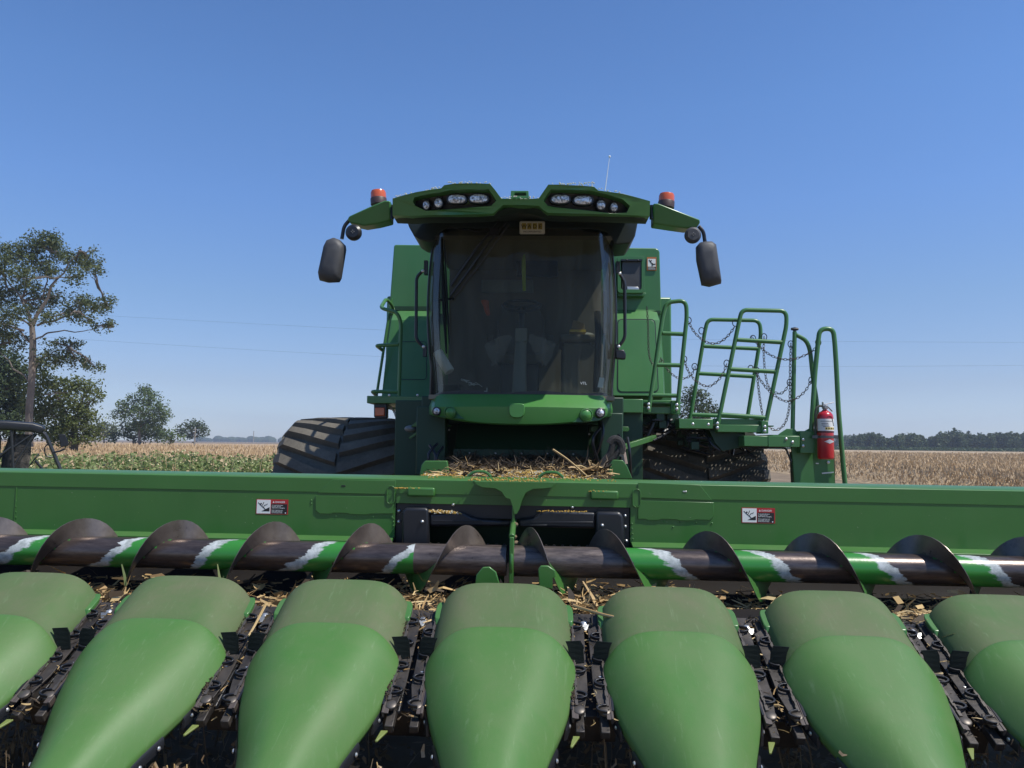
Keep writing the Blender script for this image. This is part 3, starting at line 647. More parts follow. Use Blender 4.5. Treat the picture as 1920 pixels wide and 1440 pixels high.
# --- augers
def auger(side):
    x_in, x_out = .018, HW - .05; n = 28; step = .03; vs = []; fs = []
    pk = {-1: [.253 + .546 * i for i in range(9)], 1: [.119, .531] + [1.105 + .578 * i for i in range(8)]}[side]
    def tt_of(x):
        for i in range(len(pk) - 1):
            if x <= pk[i + 1] or i == len(pk) - 2: return i - .25 + (x - pk[i]) / (pk[i + 1] - pk[i])
    def x_of(t):
        i = max(0, min(len(pk) - 2, int(math.floor(t + .25)))); return pk[i] + (t + .25 - i) * (pk[i + 1] - pk[i])
    mb = MB(); K = int((x_out - x_in) / step)
    bare_end = .52 if side < 0 else .62
    for i in range(K + 1):
        x = x_in + i * step
        for j in range(n + 1):
            a = -math.pi / 2 + 2 * math.pi * j / n
            vs.append((side * x, L(AY) - AR * math.cos(a), AZ + AR * math.sin(a)))
    for i in range(K):
        for j in range(n):
            q = i * (n + 1) + j; fs.append((q, q + 1, q + n + 2, q + n + 1))
    mb.add(vs, fs, 0)
    me = bpy.data.meshes.new('auger_tube'); me.from_pydata(mb.v, [], mb.f); me.materials.append(augerm); me.materials.append(bareaug)
    ul = me.uv_layers.new(name='UVMap')
    for p in me.polygons:
        x = side * p.center.x; 
        p.material_index = 1 if x < bare_end else 0
        ph = []
        for li in p.loop_indices:
            v = me.vertices[me.loops[li].vertex_index].co; ang = math.atan2(v.z - AZ, -(v.y - L(AY)))
            ph.append([li, tt_of(side * v.x) + ang / (2 * math.pi)])
        # unwrap across the back seam
        c = p.center; angc = math.atan2(c.z - AZ, -(c.y - L(AY))); pc = tt_of(side * c.x) + angc / (2 * math.pi)
        fl = math.floor(pc)
        for li, f_ in ph:
            while f_ - pc > .5: f_ -= 1
            while f_ - pc < -.5: f_ += 1
            ul.data[li].uv = (1 - (f_ - fl), 0)
    me.polygons.foreach_set('use_smooth', [True] * len(me.polygons)); me.update()
    ob = bpy.data.objects.new('auger_tube', me); COL.objects.link(ob); ob.parent = H; W[ob.name] = W[H.name]
    # flight: x decreases as the front side goes up (both sides push to the centre)
    mb = MB(); secs = []
    t0 = tt_of(.035); turns = tt_of(x_out) - t0; M = int(turns * 28); vs = []
    for i in range(M + 1):
        tt = i / 28 + t0; x = x_of(tt); ang = -2 * math.pi * tt
        ca, sa = math.cos(ang), math.sin(ang)
        wob = .003 * math.sin(i * .7)
        for rr, dx in ((AR - .003, -.004), (AF + wob, -.002), (AF + wob, .002), (AR - .003, .004)):
            vs.append((side * (x + dx), L(AY) - rr * ca, AZ + rr * sa))
    fs = []; ms = []
    for i in range(M):
        o = i * 4
        for j, mi in ((0, 0), (1, 0), (2, 1), (3, 1)):
            fs.append((o + j, o + (j + 1) % 4, o + 4 + (j + 1) % 4, o + 4 + j)); ms.append(mi)
    mb.v = vs; mb.f = fs; mb.m = ms
    fl = mb.build('flight', [flightm, paint], ob, True, fix=True, ang=50)
auger(-1); auger(1)
# --- row units, hoods, snouts
SL = .488; CA, SA = math.cos(math.atan(SL)), math.sin(math.atan(SL))
def D(x, s, n): return (x, L(3.75 - s * CA + n * -SA), .753 - s * SA + n * CA)    # along the deck, local coords
def arch(Y, zr, w, a, sk, n=4.6, k=11, dn=0):
    pts = []
    for i in range(-k, k + 1):
        q = i / k; q = math.copysign(abs(q) ** .62, q); pts.append((q * w, L(Y), zr - a * abs(q) ** n))
    f_, l_ = pts[0], pts[-1]
    return [(f_[0] * .99, f_[1], f_[2] - sk), (f_[0] * 1.0, f_[1], f_[2] - .006)] + pts + [(l_[0] * 1.0, l_[1], l_[2] - .006), (l_[0] * .99, l_[1], l_[2] - sk)]
def ridge(Y): return -.931 + SL * Y
mb = MB()
secs = [arch(3.762, ridge(3.73) - .03, .300, .11, .045), arch(3.757, ridge(3.73) - .012, .304, .12, .045), arch(3.735, ridge(3.73) - .002, .308, .126, .045)]
for Y, q_ in ((3.68, 0), (3.6, 0), (3.5, 0), (3.43, 0), (3.40, 2), (3.36, 2)): secs.append(arch(Y, ridge(Y) - .012 * q_, .310 - .013 * q_, .132, .045))
mb.loft(secs); hood0 = mb.build('row_hood', hoodm, H, True, solid=.007, ang=60)
for s in (-1, 1):
    mb = MB(); pl = [(0, .06), (.03, .085), (.07, .09), (.115, .075), (.125, .02), (.05, .0)]
    mb.prism([D(s * (.300 + u), .06 + 0 * v, 0) for u, v in ()] or [(s * (.296 + .028 * math.sin(q)), L(3.755 - .12 * i / 8 * CA), .753 - .12 * i / 8 * SA + .035) for i, q in enumerate([.6, 1.0, 1.3, 1.5, 1.57, 1.57, 1.5, 1.35, .9])] + [(s * .285, L(3.755 - .12 * CA), .753 - .12 * SA + .035), (s * .285, L(3.755), .79)], (0, -.010, -.03))
    mb.build('side_tab', paint, hood0, True, .004)
    mb = MB(); mb.bar(D(s * .298, .02, -.012), D(s * .298, .62, -.012), .008, .05, (0, 0, 1)); mb.build('skirt_strip', black, hood0, True)
# snout
st = [(3.428, .012, .306, .134), (3.425, .016, .312, .140), (3.405, .019, .323, .147), (3.34, .019, .3265, .153), (3.27, .018, .308, .157), (3.19, .018, .290, .157), (3.12, .018, .268, .155), (3.03, .017, .232, .150), (2.94, .015, .196, .145), (2.8, .010, .158, .135), (2.6, .0, .115, .11), (2.4, -.012, .075, .075), (2.25, -.02, .040, .045), (2.17, -.035, .012, .012)]
mb = MB(); mb.loft([arch(Y, ridge(Y) + o_, w, a, (.022 + .012 * (Y < 3.4)), min(3.8, 2.5 + 2.1 * max(0, Y - 2.8))) for Y, o_, w, a in st]); sn0 = mb.build('snout', snoutm, H, True, solid=.007, ang=70, sub=1)
for s in (-1, 1):
    # black rail along the lower edge with bolts
    for seg in ((2, 7), (7, 10)):
        pts = [Vector((s * (st[i][2] + .002), L(st[i][0]), ridge(st[i][0]) + st[i][1] - st[i][3] - .035)) for i in range(seg[0], seg[1])]
        mb = MB(); mb.loft([[p + Vector((s * .001, 0, .020)), p + Vector((s * .008, 0, .010)), p + Vector((s * .008, 0, -.022)), p + Vector((-s * .004, 0, -.026))] for p in pts], close=True, caps=True)
        for k in range(3): mb.bolt(pts[0].lerp(pts[-1], .12 + k * .37) + Vector((s * .010, 0, -.004)), .009, (s, -.2, .1), 1, .006)
        mb.build('edge_rail', [black, zinc], sn0, True)
    # rubber ear saver flap behind the snout edge
    b = Vector((s * .300, L(3.43), ridge(3.43) - .05)); mb = MB(); secs = []
    for i in range(7):
        q = i / 6; zz = .004 - .135 * q; xo = .0 + .028 * q ** .6
        secs.append([b + Vector((s * (xo - .02), .004, zz)), b + Vector((s * (.056 + .010 * q - .010 * (q < .05)), .006 + .012 * q, zz + .004))])
    mb.loft(secs); mb.build('ear_flap', rubber, sn0, True, solid=.006, smooth=False)
    mb = MB(); p = Vector((s * .333, L(3.33), ridge(3.33) - .165)); mb.bar(p + Vector((0, .03, .016)), p + Vector((0, -.045, -.022)), .026, .012); mb.build('latch_plate', paint, sn0, True, .002)
    mb = MB(); p = Vector((s * .335, L(3.38), ridge(3.38) - .16)); mb.lathe([(.012, -.012), (.014, 0), (.012, .012)], p, (1, 0, 0), 10); mb.build('hinge_pin', zinc, sn0, True)
# yellow edged deflector at the row unit nose
# row unit (in one gap, centred on x=0 of the gap)
mb = MB()
for s in (-1, 1):
    mb.obox(D(s * .052, .30, -.03), (.022, 0, 0), Vector((0, -CA, -SA)) * .30, Vector((0, -SA, CA)) * .02)
    mb.obox(D(s * .050, .645, -.045), (.018, 0, 0), Vector((0, -CA, -SA)) * .05, Vector((0, -SA, CA)) * .018)
mb.obox(D(0, .03, -.035), (.085, 0, 0), Vector((0, -CA, -SA)) * .055, Vector((0, -SA, CA)) * .012)
mb.obox(D(0, .25, -.16), (.11, 0, 0), Vector((0, -CA, -SA)) * .30, Vector((0, -SA, CA)) * .07)
ru0 = mb.build('row_unit', decksteel, H, True, .004)
for s in (-1, 1):
    mb = MB(); mb.prism([D(s * .009, .12, .000), D(s * .058, .08, .000), D(s * .058, .58, .000), D(s * .030, .60, .000), D(s * .012, .50, .000)], Vector((0, SA, -CA)) * .008); mb.build('deck_plate', decksteel, ru0, True, .0015)
    mb = MB(); mb.obox(D(s * .078, .33, -.004), (.005, 0, 0), Vector((0, -CA, -SA)) * .33, Vector((0, -SA, CA)) * .014); mb.obox(D(s * .066, .33, .004), (.010, 0, 0), Vector((0, -CA, -SA)) * .33, Vector((0, -SA, CA)) * .003)
    mb.build('chain_rail', mat('rail_brown', (.07, .055, .048), .55) if 'rail_brown' not in MATS else MATS['rail_brown'], ru0, True, .0015)
    # gathering chain links
    mb = MB()
    for k in range(21):
        s_ = .07 + k * .027
        if s_ > .60: break
        mb.obox(D(s * .062, s_, .010), (.003 + .003 * (k % 2), 0, 0), Vector((0, -CA, -SA)) * .015, Vector((0, -SA, CA)) * .006)
    gc = mb.build('gathering_chain', chainm, ru0, True)
    for k in range(4):
        s_ = .11 + k * .145 + (.07 if s > 0 else 0)
        if s_ > .63: continue
        mb = MB(); lp = []
        for q in range(7):
            a = math.pi * q / 6; lp.append(D(s * (.058 - .044 * math.sin(a)), s_ - .022 * math.cos(a), .008))
        for q in range(7):
            a = math.pi * (1 - q / 6); lp.append(D(s * (.060 - .037 * math.sin(a)), s_ - .016 * math.cos(a), .008))
        mb.prism(lp, Vector((0, -SA, CA)) * .015); o_ = mb.build('chain_lug', black, gc, True, .0015)
    mb = MB(); mb.lathe([(.018, -.010), (.024, -.006), (.024, .006), (.018, .010)], D(s * .052, .615, .002), (0, -SA, CA), 12); mb.build('idler', chainm, ru0, True, .002)
    mb = MB(); mb.obox(D(s * .034, .30, -.055), (.012, 0, 0), Vector((0, -CA, -SA)) * .30, Vector((0, -SA, CA)) * .012); mb.build('stalk_roll', black, ru0, True, .004)
    if s > 0: continue
    mb = MB(); p = Vector(D(s * .066, .74, -.035)); mb.prism([p + Vector((-.014, .04, .01)), p + Vector((.014, .04, .01)), p + Vector((s * .02 + .003, -.015, -.01)), p + Vector((s * .02 - .006, -.015, -.01))], (0, 0, -.008)); mb.build('stalk_guide', mat('yellow_green_metal', (.16, .20, .05), .5) if 'yellow_green_metal' not in MATS else MATS['yellow_green_metal'], ru0, True, .002)
mb = MB(); mb.prism([D(-.018, .085, -.002), D(.016, .085, -.002), D(.006, .112, -.012), D(-.004, .114, -.012)], Vector((0, -SA, CA)) * .004); mb.build('stalk_ramp', chrome, ru0, True)
mb = MB(); mb.bolt(D(-.004, .048, -.022), .016, (0, -SA, CA), 0, .008); mb.build('deck_bolt', zinc, ru0, True)
for k in range(-5, 6):
    if k: 
        for o_ in (hood0, sn0): c = copy_tree(o_, H); c.location.x = k * .762
for k in range(-5, 5):
    if k == -5: ru0.location.x = (k + .5) * .762
    else: c = copy_tree(ru0, H); c.location.x = (k + .5) * .762
# frame posts below the auger, green support shields
mb = MB()
for k in (-4, -3, -2, -1, 0, 1, 2, 3):
    pass
mb.prism([ZL(x, y, 3.98) for x, y in [(890, 1100), (893, 1078), (905, 1064), (918, 1063), (930, 1073), (938, 1100)]], (0, .02, 0)); mb.build('centre_shield', paint, H, True, .004); mb = MB()
mb.prism([ZL(x, y, 3.98) for x, y in [(1011, 1100), (1009, 1068), (1014, 1061), (1028, 1061), (1041, 1070), (1042, 1082), (1036, 1085), (1036, 1105)]], (0, .02, 0))
mb.build('centre_shield', paint, H, True, .004)
# safety decals
def danger(px, py):
    mb = MB(); Y = YF - .0012; w, h = .196, .090; o_ = ZL(px, py, Y); ux = Vector((1, 0, 0)); uz = Vector((0, 0, 1))
    def q(x0, z0, x1, z1, m, d): mb.box(o_.x + x0, o_.x + x1, o_.y - d, o_.y, o_.z - z1, o_.z - z0, m)
    q(0, 0, w, h, 0, .0008); q(.004, .004, .088, .086, 1, .0014); q(.092, .028, .190, .086, 2, .0014)
    d = .0019
    def T(x, z, s, sz, m): text_into(mb, s, (o_.x + x, o_.y - d, o_.z - z), ux, uz, sz, m)
    mb.add([(o_.x + .100, o_.y - d, o_.z - .021), (o_.x + .112, o_.y - d, o_.z - .021), (o_.x + .106, o_.y - d, o_.z - .010)], [(0, 1, 2)], 1)
    T(.116, .0212, 'DANGER', .0150, 1)
    for i, s in enumerate(('To avoid bodily injury', 'or death, shut off', 'engine before unplugging.', '', 'Rolls in gathering unit', 'move faster than you', 'can let loose of stalk.')): 
        if s: T(.0955, .0385 + i * .0073, s, .0078, 1)
    # slipping figure and wedge
    fig = lambda pts, r: [mb.bar((o_.x + pts[i][0], o_.y - d, o_.z - pts[i][1]), (o_.x + pts[i + 1][0], o_.y - d, o_.z - pts[i + 1][1]), r * 2, .0004, (0, -1, 0), 2) for i in range(len(pts) - 1)]
    fig([(.012, .021), (.030, .038), (.044, .050)], .0022); fig([(.036, .040), (.042, .030), (.047, .018)], .0020); fig([(.044, .049), (.053, .036), (.066, .033), (.068, .027)], .0020); fig([(.042, .048), (.052, .056), (.056, .063)], .0026)
    mb.lathe([(.0048, 0), (.0048, .0004)], (o_.x + .030, o_.y - d, o_.z - .0275), (0, -1, 0), 12, 2)
    mb.add([(o_.x + a_, o_.y - d, o_.z - b_) for a_, b_ in ((.033, .073), (.083, .073), (.083, .047))], [(0, 1, 2)], 2)
    mb.add([(o_.x + .181 + .004 * math.cos(k), o_.y - d, o_.z - .081 + .004 * math.sin(k)) for k in range(6)], [tuple(range(6))], 1)
    mb.build('warning_decal', [redlab, whitelab, blacklab], H, True, smooth=False, fix=False)
danger(481, 935.5); danger(1390.5, 951.5)

# --- loose crop on the corn head
cr = random.Random(21)
def HW_(p): return W[H.name] @ Vector(p)
mb = MB()
for _ in range(9000):
    X = cr.uniform(-3.9, 4.1); Y = cr.uniform(3.66, 4.50)
    dens = noise.noise((X * 1.1, Y * 2, 5)); 
    if dens < -.12 and abs(X) > .9: continue
    zf = .66 + (Y - 3.7) * .11 if Y < 4.12 else (.70 - (Y - 4.12) * .15 if Y < 4.35 else .668 + (Y - 4.35) ** 2 * 3)
    pile = max(0, dens) * .05 + (.03 if abs(X) < 1 else 0)
    d = rvec(cr); d.z *= .25
    blade(mb, HW_((X, L(Y), zf + .012 + cr.uniform(0, pile))), d, cr.uniform(.03, .12), cr.uniform(.004, .012), cr, 0, .3)
for _ in range(420):
    X = cr.uniform(-3.8, 4.0); Y = cr.uniform(3.66, 4.3); zf = .66 + (Y - 3.7) * .11; d = rvec(cr); d.z *= .3
    blade(mb, HW_((X, L(Y), zf + cr.uniform(.015, .05))), d, cr.uniform(.05, .16), cr.uniform(.015, .035), cr, cr.choice((0, 0, 1)), .5)
for _ in range(900):
    X = (cr.randint(-3, 3) + .5) * .762 + cr.gauss(0, .05); s_ = cr.uniform(-.02, .7) ** 1
    p = HW_(D(X, s_, cr.uniform(-.01, .004)))
    d = rvec(cr); blade(mb, p, Vector((d.x, d.y, d.z * .3)), cr.uniform(.008, .05), cr.uniform(.003, .007), cr, 1 if cr.random() < .6 else 0, .3)
for k in (-2, -1, 0):   # golden crumbs along the rails
    for _ in range(160):
        X = (k - .5) * .762 + .762 - .381 - .115 if False else (k + .5) * .762 - .076; p = HW_(D(X + cr.uniform(-.008, .008), cr.uniform(.02, .6), .018)); mb.ell(p, (.004, .004, .003), 5, 1, 3)
tag(mb.build('husk_litter', [strawm, darkstraw], fix=False, smooth=False), 'dry husks and straw lying in the corn head trough', 'crop debris', kind='stuff')
def kern(mb, c, r, m=0, s=.0052):
    k = r.uniform(.8, 1.2) * s; mb.ell(c, (k * r.uniform(.7, 1.1), k * .8, k * r.uniform(.5, .9)), 5, m, 4)
mb = MB()
def scat(n, x0, x1, y0, y1, z, sp=.01):
    for _ in range(n):
        p = HW_((cr.uniform(x0, x1), L(cr.uniform(y0, y1)), z + abs(cr.gauss(0, sp)))); kern(mb, p, cr, 0)
a, b = ZL(795, 950, YF), ZL(868, 950, YF)
for _ in range(420):
    u = cr.random(); c = HW_((a.x + (b.x - a.x) * u, L(YF) - cr.uniform(.0, .045), ZL(800, 959 if u < .3 else 961, YF).z + min(.02, abs(cr.gauss(0, .009))) * math.sin(math.pi * u))); kern(mb, c, cr, cr.choice((0, 0, 1)))
scat(60, ZL(1020, 0, YF).x, ZL(1110, 0, YF).x, YF - .05, YF - .01, ZL(1060, 959.5, YF).z + .002, .003)
scat(60, ZL(766, 0, YF).x, ZL(812, 0, YF).x, YF - .028, YF - .006, ZL(766, 917, YF - .03).z + .003, .002)
scat(50, ZL(1112, 0, YF).x, ZL(1155, 0, YF).x, YF - .028, YF - .006, ZL(1112, 923, YF - .03).z + .003, .002)
scat(120, ZL(900, 0, YF).x, ZL(1035, 0, YF).x, YF - .18, YF + .02, ZL(889, 903, YF - .2).z + .004, .003)
scat(90, -.55, .65, YF + .01, YF + .22, zt + .006, .002)
tag(mb.build('spilled_kernels', [kernm, chaffm], fix=False), 'yellow corn kernels spilled on the black baffles and green ledges', 'kernels', kind='stuff')
# loose stalks
def stalk(name, pts, r0, r1, label, cat='stalk', m=strawm):
    mb = MB(); pp = crv(pts, 6); k = len(pp); mb.tube(pp, [r0 + (r1 - r0) * i / (k - 1) for i in range(k)], 7); return tag(mb.build(name, m), label, cat)
stalk('corn_stalk', [at(1075, 1135, 3.78), at(1100, 1143, 3.73), at(1130, 1152, 3.66), at(1155, 1158, 3.60), at(1176, 1166, 3.56)], .008, .006, 'bent tan corn stalk lying across the hood right of centre')
stalk('corn_stalk', [at(592 - 5, 1119, 3.74), at(500, 1130, 3.70)][1:] + [at(478, 1172, 3.50), at(466, 1192, 3.42)], .006, .004, 'thin yellow stalk along the edge of the third hood from the left')
stalk('corn_stalk', [at(832, 1122, 3.76), at(838, 1142, 3.68)], .006, .004, 'short pale stalk stub at the left edge of the centre hood')
stalk('grass_blade', [at(60, 1300, 3.3), at(98, 1266, 3.42)], .008, .002, 'pale green blade caught beside the leftmost row unit', 'grass blade')
for x0, lb in ((232, 'green leaf blade sticking up between the two left hoods'), (412, 'green leaf blade sticking up behind the second hood')):
    mb = MB(); p = at(x0 + 4, 1098, 3.9); blade(mb, p, (-.25, 0, 1), .11, .012, cr, 0, .1); blade(mb, p, (.15, 0, 1), .05, .010, cr, 0, .1)
    tag(mb.build('leaf_blade', weedm, fix=False, smooth=False), lb, 'leaf')
#@@COMBINE
# ================================================================== COMBINE
K = empty('combine_harvester', (0, 9.1, 0), 'large green combine harvester seen head-on with dark curved cab windshield', 'combine harvester')
def part(mb, name, m, par=None, **kw): return mb.build(name, m, par or K, **kw)
def pbox(px0, py0, px1, py1, Y, d):
    a = at(px0, py0, Y); b = at(px1, py1, Y); return min(a.x, b.x), max(a.x, b.x), Y, Y + d, min(a.z, b.z), max(a.z, b.z)
def ppr(l, Y, d): mb = MB(); mb.prism(PX(l, Y), (0, d, 0)); return mb
# ---- body: upper and lower panels
CX = at(984, 600, 8.9).x
part(ppr([(738.5, 461), (741, 458.5), (1229, 465), (1234, 467), (1237, 472), (1240, 590), (729, 590)], 9.0, 5.2), 'grain_tank', cabgreen, bevel=.012)
mb = MB()
# lower side panels: sloped shoulder then flat face, flaring outwards
def side_panel(o, i, s):
    """o: outer edge px (top,bottom), i: inner"""
    rows = [(8.99, 581), (8.80, 600), (8.70, 660), (8.58, 742)]
    secs = []
    for (Y, y), ox in zip(rows, o):
        p = at(ox, y, Y); pin = at(i, y, Y)
        secs.append([(p.x - s * .0, 9.9, p.z), (p.x, Y + .25, p.z), (p.x - s * .05, Y + .02, p.z), (p.x - s * .12, Y, p.z), (pin.x, Y, p.z)])
    mb.loft(secs)
side_panel([731, 725, 716, 707], 812, -1); part(mb, 'side_shield', cabgreen, ang=25)
mb = MB(); side_panel([1239, 1245, 1250, 1254], 1150, 1); part(mb, 'side_shield', cabgreen, ang=25)
mb = MB(); mb.box(-1.66, 1.72, 9.03, 13.8, 1.95, 3.3); part(mb, 'body', cabgreen, bevel=.02)
mb = MB(); mb.box(-.7, .8, 8.9, 13.5, .9, 2.0); mb.box(-1.25, 1.3, 8.95, 9.25, .75, 1.15); part(mb, 'chassis', darkm)
mb = MB(); x0, x1, y0, y1, z0, z1 = pbox(730, 574, 812, 582, 8.97, .05); mb.box(x0, x1, y0, y1, z0, z1)
part(mb, 'panel_gap', mat('seam_green', (.012, .05, .016), .5)); mb = MB()
x0, x1, y0, y1, z0, z1 = pbox(1150, 582, 1239, 588, 8.97, .05); mb.box(x0, x1, y0, y1, z0, z1); part(mb, 'panel_gap', MATS['seam_green'])
# right access door with black seal
def rrect(x0, y0, x1, y1, r, k=5, x1b=None):
    x1b = x1 if x1b is None else x1b; out = []
    for cx, cy, a0 in ((x1 - r, y0 + r, -90), (x1b - r, y1 - r, 0), (x0 + r, y1 - r, 90), (x0 + r, y0 + r, 180)):
        for j in range(k + 1): a = R(a0 + 90 * j / k); out.append((cx + r * math.cos(a), cy + r * math.sin(a)))
    return out
Yq = lambda y, d=0: (8.80 - .00164 * (y - 600) if y < 660 else 8.70 - .00146 * (y - 660)) - .006 + d
o1 = rrect(1157, 598, 1229, 736, 9, x1b=1235); o2 = rrect(1158.6, 599.6, 1227.4, 734.4, 8, x1b=1233.4)
mb = MB(); mb.prism([at(x, y, Yq(y)) for x, y in o1], (0, .01, 0), holes=[[at(x, y, Yq(y)) for x, y in o2]]); part(mb, 'door_seal', black)
mb = MB(); mb.prism([at(x, y, Yq(y, -.004)) for x, y in o2], (0, .012, 0)); part(mb, 'side_door', cabgreen, bevel=.004)
mb = ppr([(712, 728), (717, 728), (732, 640), (729, 640)], 8.77, .01)
o1 = rrect(749, 640, 800, 712, 6); o2 = rrect(750, 641, 799, 711, 5); mb = MB(); mb.prism([at(x, y, Yq(y)) for x, y in o1], (0, .01, 0), holes=[[at(x, y, Yq(y)) for x, y in o2]]); part(mb, 'door_seal', black)
# air screen on the upper right
mb = MB(); f_ = rrect(1158, 480, 1209, 549, 6); mb.prism(PX(f_, 8.86), (0, .14, 0), holes=[PX(rrect(1164, 487, 1203, 543, 4), 8.86)]); sc = part(mb, 'vent_frame', cabgreen, bevel=.008)
mb = ppr([(1156, 549), (1212, 549), (1208, 555), (1160, 555)], 8.90, .1); part(mb, 'vent_lip', cabgreen, bevel=.004)
mb = MB(); mb.prism(PX(rrect(1166, 489, 1203, 543, 4), 8.87), (0, .03, 0)); part(mb, 'vent_screen', mat('screen_grey', (.045, .046, .05), .5, fn=varied((.03, .03, .033), (.07, .07, .072), 3, .3, .7)), sc, bevel=.006)
mb = ppr([(1176, 537), (1196, 538), (1199, 543), (1176, 543)], 8.86, .02); part(mb, 'latch', zinc, sc, bevel=.003)
mb = MB(); mb.bar(at(1164, 488, 8.85), at(1204, 488, 8.85), .03, .02); mb.bolt(at(1175, 487.5, 8.84), .012); mb.bolt(at(1196, 488, 8.84), .012); part(mb, 'hinge', black, sc)
# sticker: falling person
mb = MB(); Y = 8.985
x0, x1, _, _, z0, z1 = pbox(1213, 482, 1231, 507, Y, 0); mb.box(x0, x1, Y, Y + .01, z0, z1, 3)
mb.box(x0 + .01, x1 - .01, Y - .001, Y, z0 + .045, z1 - .022, 1); mb.box(x0 + .008, x1 - .008, Y - .001, Y, z0 + .006, z0 + .040, 2)
for p in ([(1217, 487), (1221, 493), (1226, 496)], [(1219, 491), (1222, 488)], [(1223, 494), (1223, 499)], [(1226, 496), (1229, 495)]):
    for i in range(len(p) - 1): mb.bar(at(*p[i], Y - .0025), at(*p[i + 1], Y - .0025), .012, .001, (0, -1, 0), 2)
for z in (.012, .022, .032): mb.box(x0 + .014, x1 - .014 - .01 * (z > .03), Y - .0015, Y - .001, z0 + z, z0 + z + .003, 1)
part(mb, 'warning_sticker', [paint, whitelab, blacklab, mat('sticker_orange', (.45, .14, .03), .5)], smooth=False, bevel=0)
# ---- left platform + rail
x0, x1, y0, y1, z0, z1 = pbox(688, 742, 812, 757, 7.9, .9); mb = MB(); mb.box(x0, x1, y0, y1, z0, z1); part(mb, 'left_platform', cabgreen, bevel=.006)
mb = ppr([(748, 757), (812, 757), (812, 792), (756, 792), (748, 775)], 8.1, .3); part(mb, 'under_panel', cabgreen, bevel=.004)
mb = ppr([(701, 757), (725, 757), (725, 783), (720, 784), (704, 784), (701, 781)], 7.95, .10); lm = part(mb, 'marker_housing', black, bevel=.005)
part(ppr([(703, 764), (721, 764), (721, 780), (703, 780)], 7.93, .03), 'marker_lens', amber, lm, bevel=.008)
mb = MB(); rr = .020
p = lambda x, y, Y=7.95: at(x, y, Y)
mb.tube(fillet([p(748, 742), p(752, 604), p(744, 585), p(713, 578, 8.0), p(724, 560, 8.35), p(735, 572, 8.5), p(738, 583, 8.6)], .09), rr, 9)
mb.tube(fillet([p(748, 646), p(706, 648, 8.0), p(716, 656, 8.4)], .05), rr, 9)
mb.tube(fillet([p(748, 735), p(698, 734, 8.0), p(705, 741, 8.4)], .05), rr, 9)
mb.tube([p(734, 560, 8.6), p(706, 742, 8.6)], .016, 8)
part(mb, 'hand_rail', cabgreen)
for x in (730, 783): mb = MB(); mb.bolt(p(x, 741, 7.9), .014); part(mb, 'bolt', zinc)
# fender edge curve left
mb = MB(); mb.tube(crv([at(724, 757, 8.2), at(738, 770, 8.2), at(746, 792, 8.2)], 5), .012, 6); part(mb, 'mudguard_edge', zinc)
# ---- cab roof
fY = lambda x: 6.20 + .28 * (abs(x) / 1.1) ** 2.2
ol = [(736, 404), (736, 372), (757, 366), (781, 360), (804, 356), (827, 353), (833, 347), (850, 344.5), (871, 343.5), (895, 343.6), (919, 344.6), (929, 357), (940, 372), (960, 372.8), (985, 373), (1010, 372), (1019, 359), (1028, 346), (1045, 346), (1064, 347), (1090, 348), (1114, 350), (1122, 357), (1145, 360), (1168, 363), (1194, 370), (1219, 377), (1218, 405),
      (1197, 404), (1177, 403), (1144, 402), (1110, 401), (1070, 400), (1027, 399), (1018, 393), (1010, 386), (976, 384), (944, 384), (934, 392), (925, 400), (890, 401.5), (850, 403), (808, 403), (772, 405)]
rl = [(774, 378), (777, 370), (802, 364), (829, 360), (846, 356), (880, 355), (917, 355), (931, 376), (921, 386), (871, 390), (835, 393), (798, 395), (779, 386)]
rr_ = [(1019, 376), (1026, 364), (1033, 355), (1070, 355.5), (1106, 357), (1137, 364), (1168, 374), (1181, 386), (1175, 399), (1147, 400), (1095, 394), (1043, 389), (1027, 386)]
def prism_c(outer, holes, depth, off=0):
    mb = MB(); f = lambda x: fY(x) + off
    g_ = lambda x, y: atc(x, y, lambda q: f(q) + .0019 * (y - 350)); mb.prism([g_(x, y) for x, y in outer], (0, depth, 0), holes=[[g_(x, y) for x, y in h] for h in holes]); return mb
rf = part(prism_c(ol, [rl, rr_], .10), 'roof_fascia', cabgreen, bevel=.008)
mb = prism_c(ol, [], .25, .10)
for i_, f_ in enumerate(mb.f):
    if len(f_) == 4:
        ys = sum(mb.v[q][2] for q in f_) / 4
        n_ = (Vector(mb.v[f_[1]]) - Vector(mb.v[f_[0]])).cross(Vector(mb.v[f_[2]]) - Vector(mb.v[f_[0]])); x_ = mb.v[f_[0]][0] - mb.v[f_[1]][0]
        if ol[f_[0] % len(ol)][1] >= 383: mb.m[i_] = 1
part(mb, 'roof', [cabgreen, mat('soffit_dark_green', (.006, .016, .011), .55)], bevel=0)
for hole in (rl, rr_): part(prism_c(hole, [], .008, .088), 'lamp_recess', black, rf)
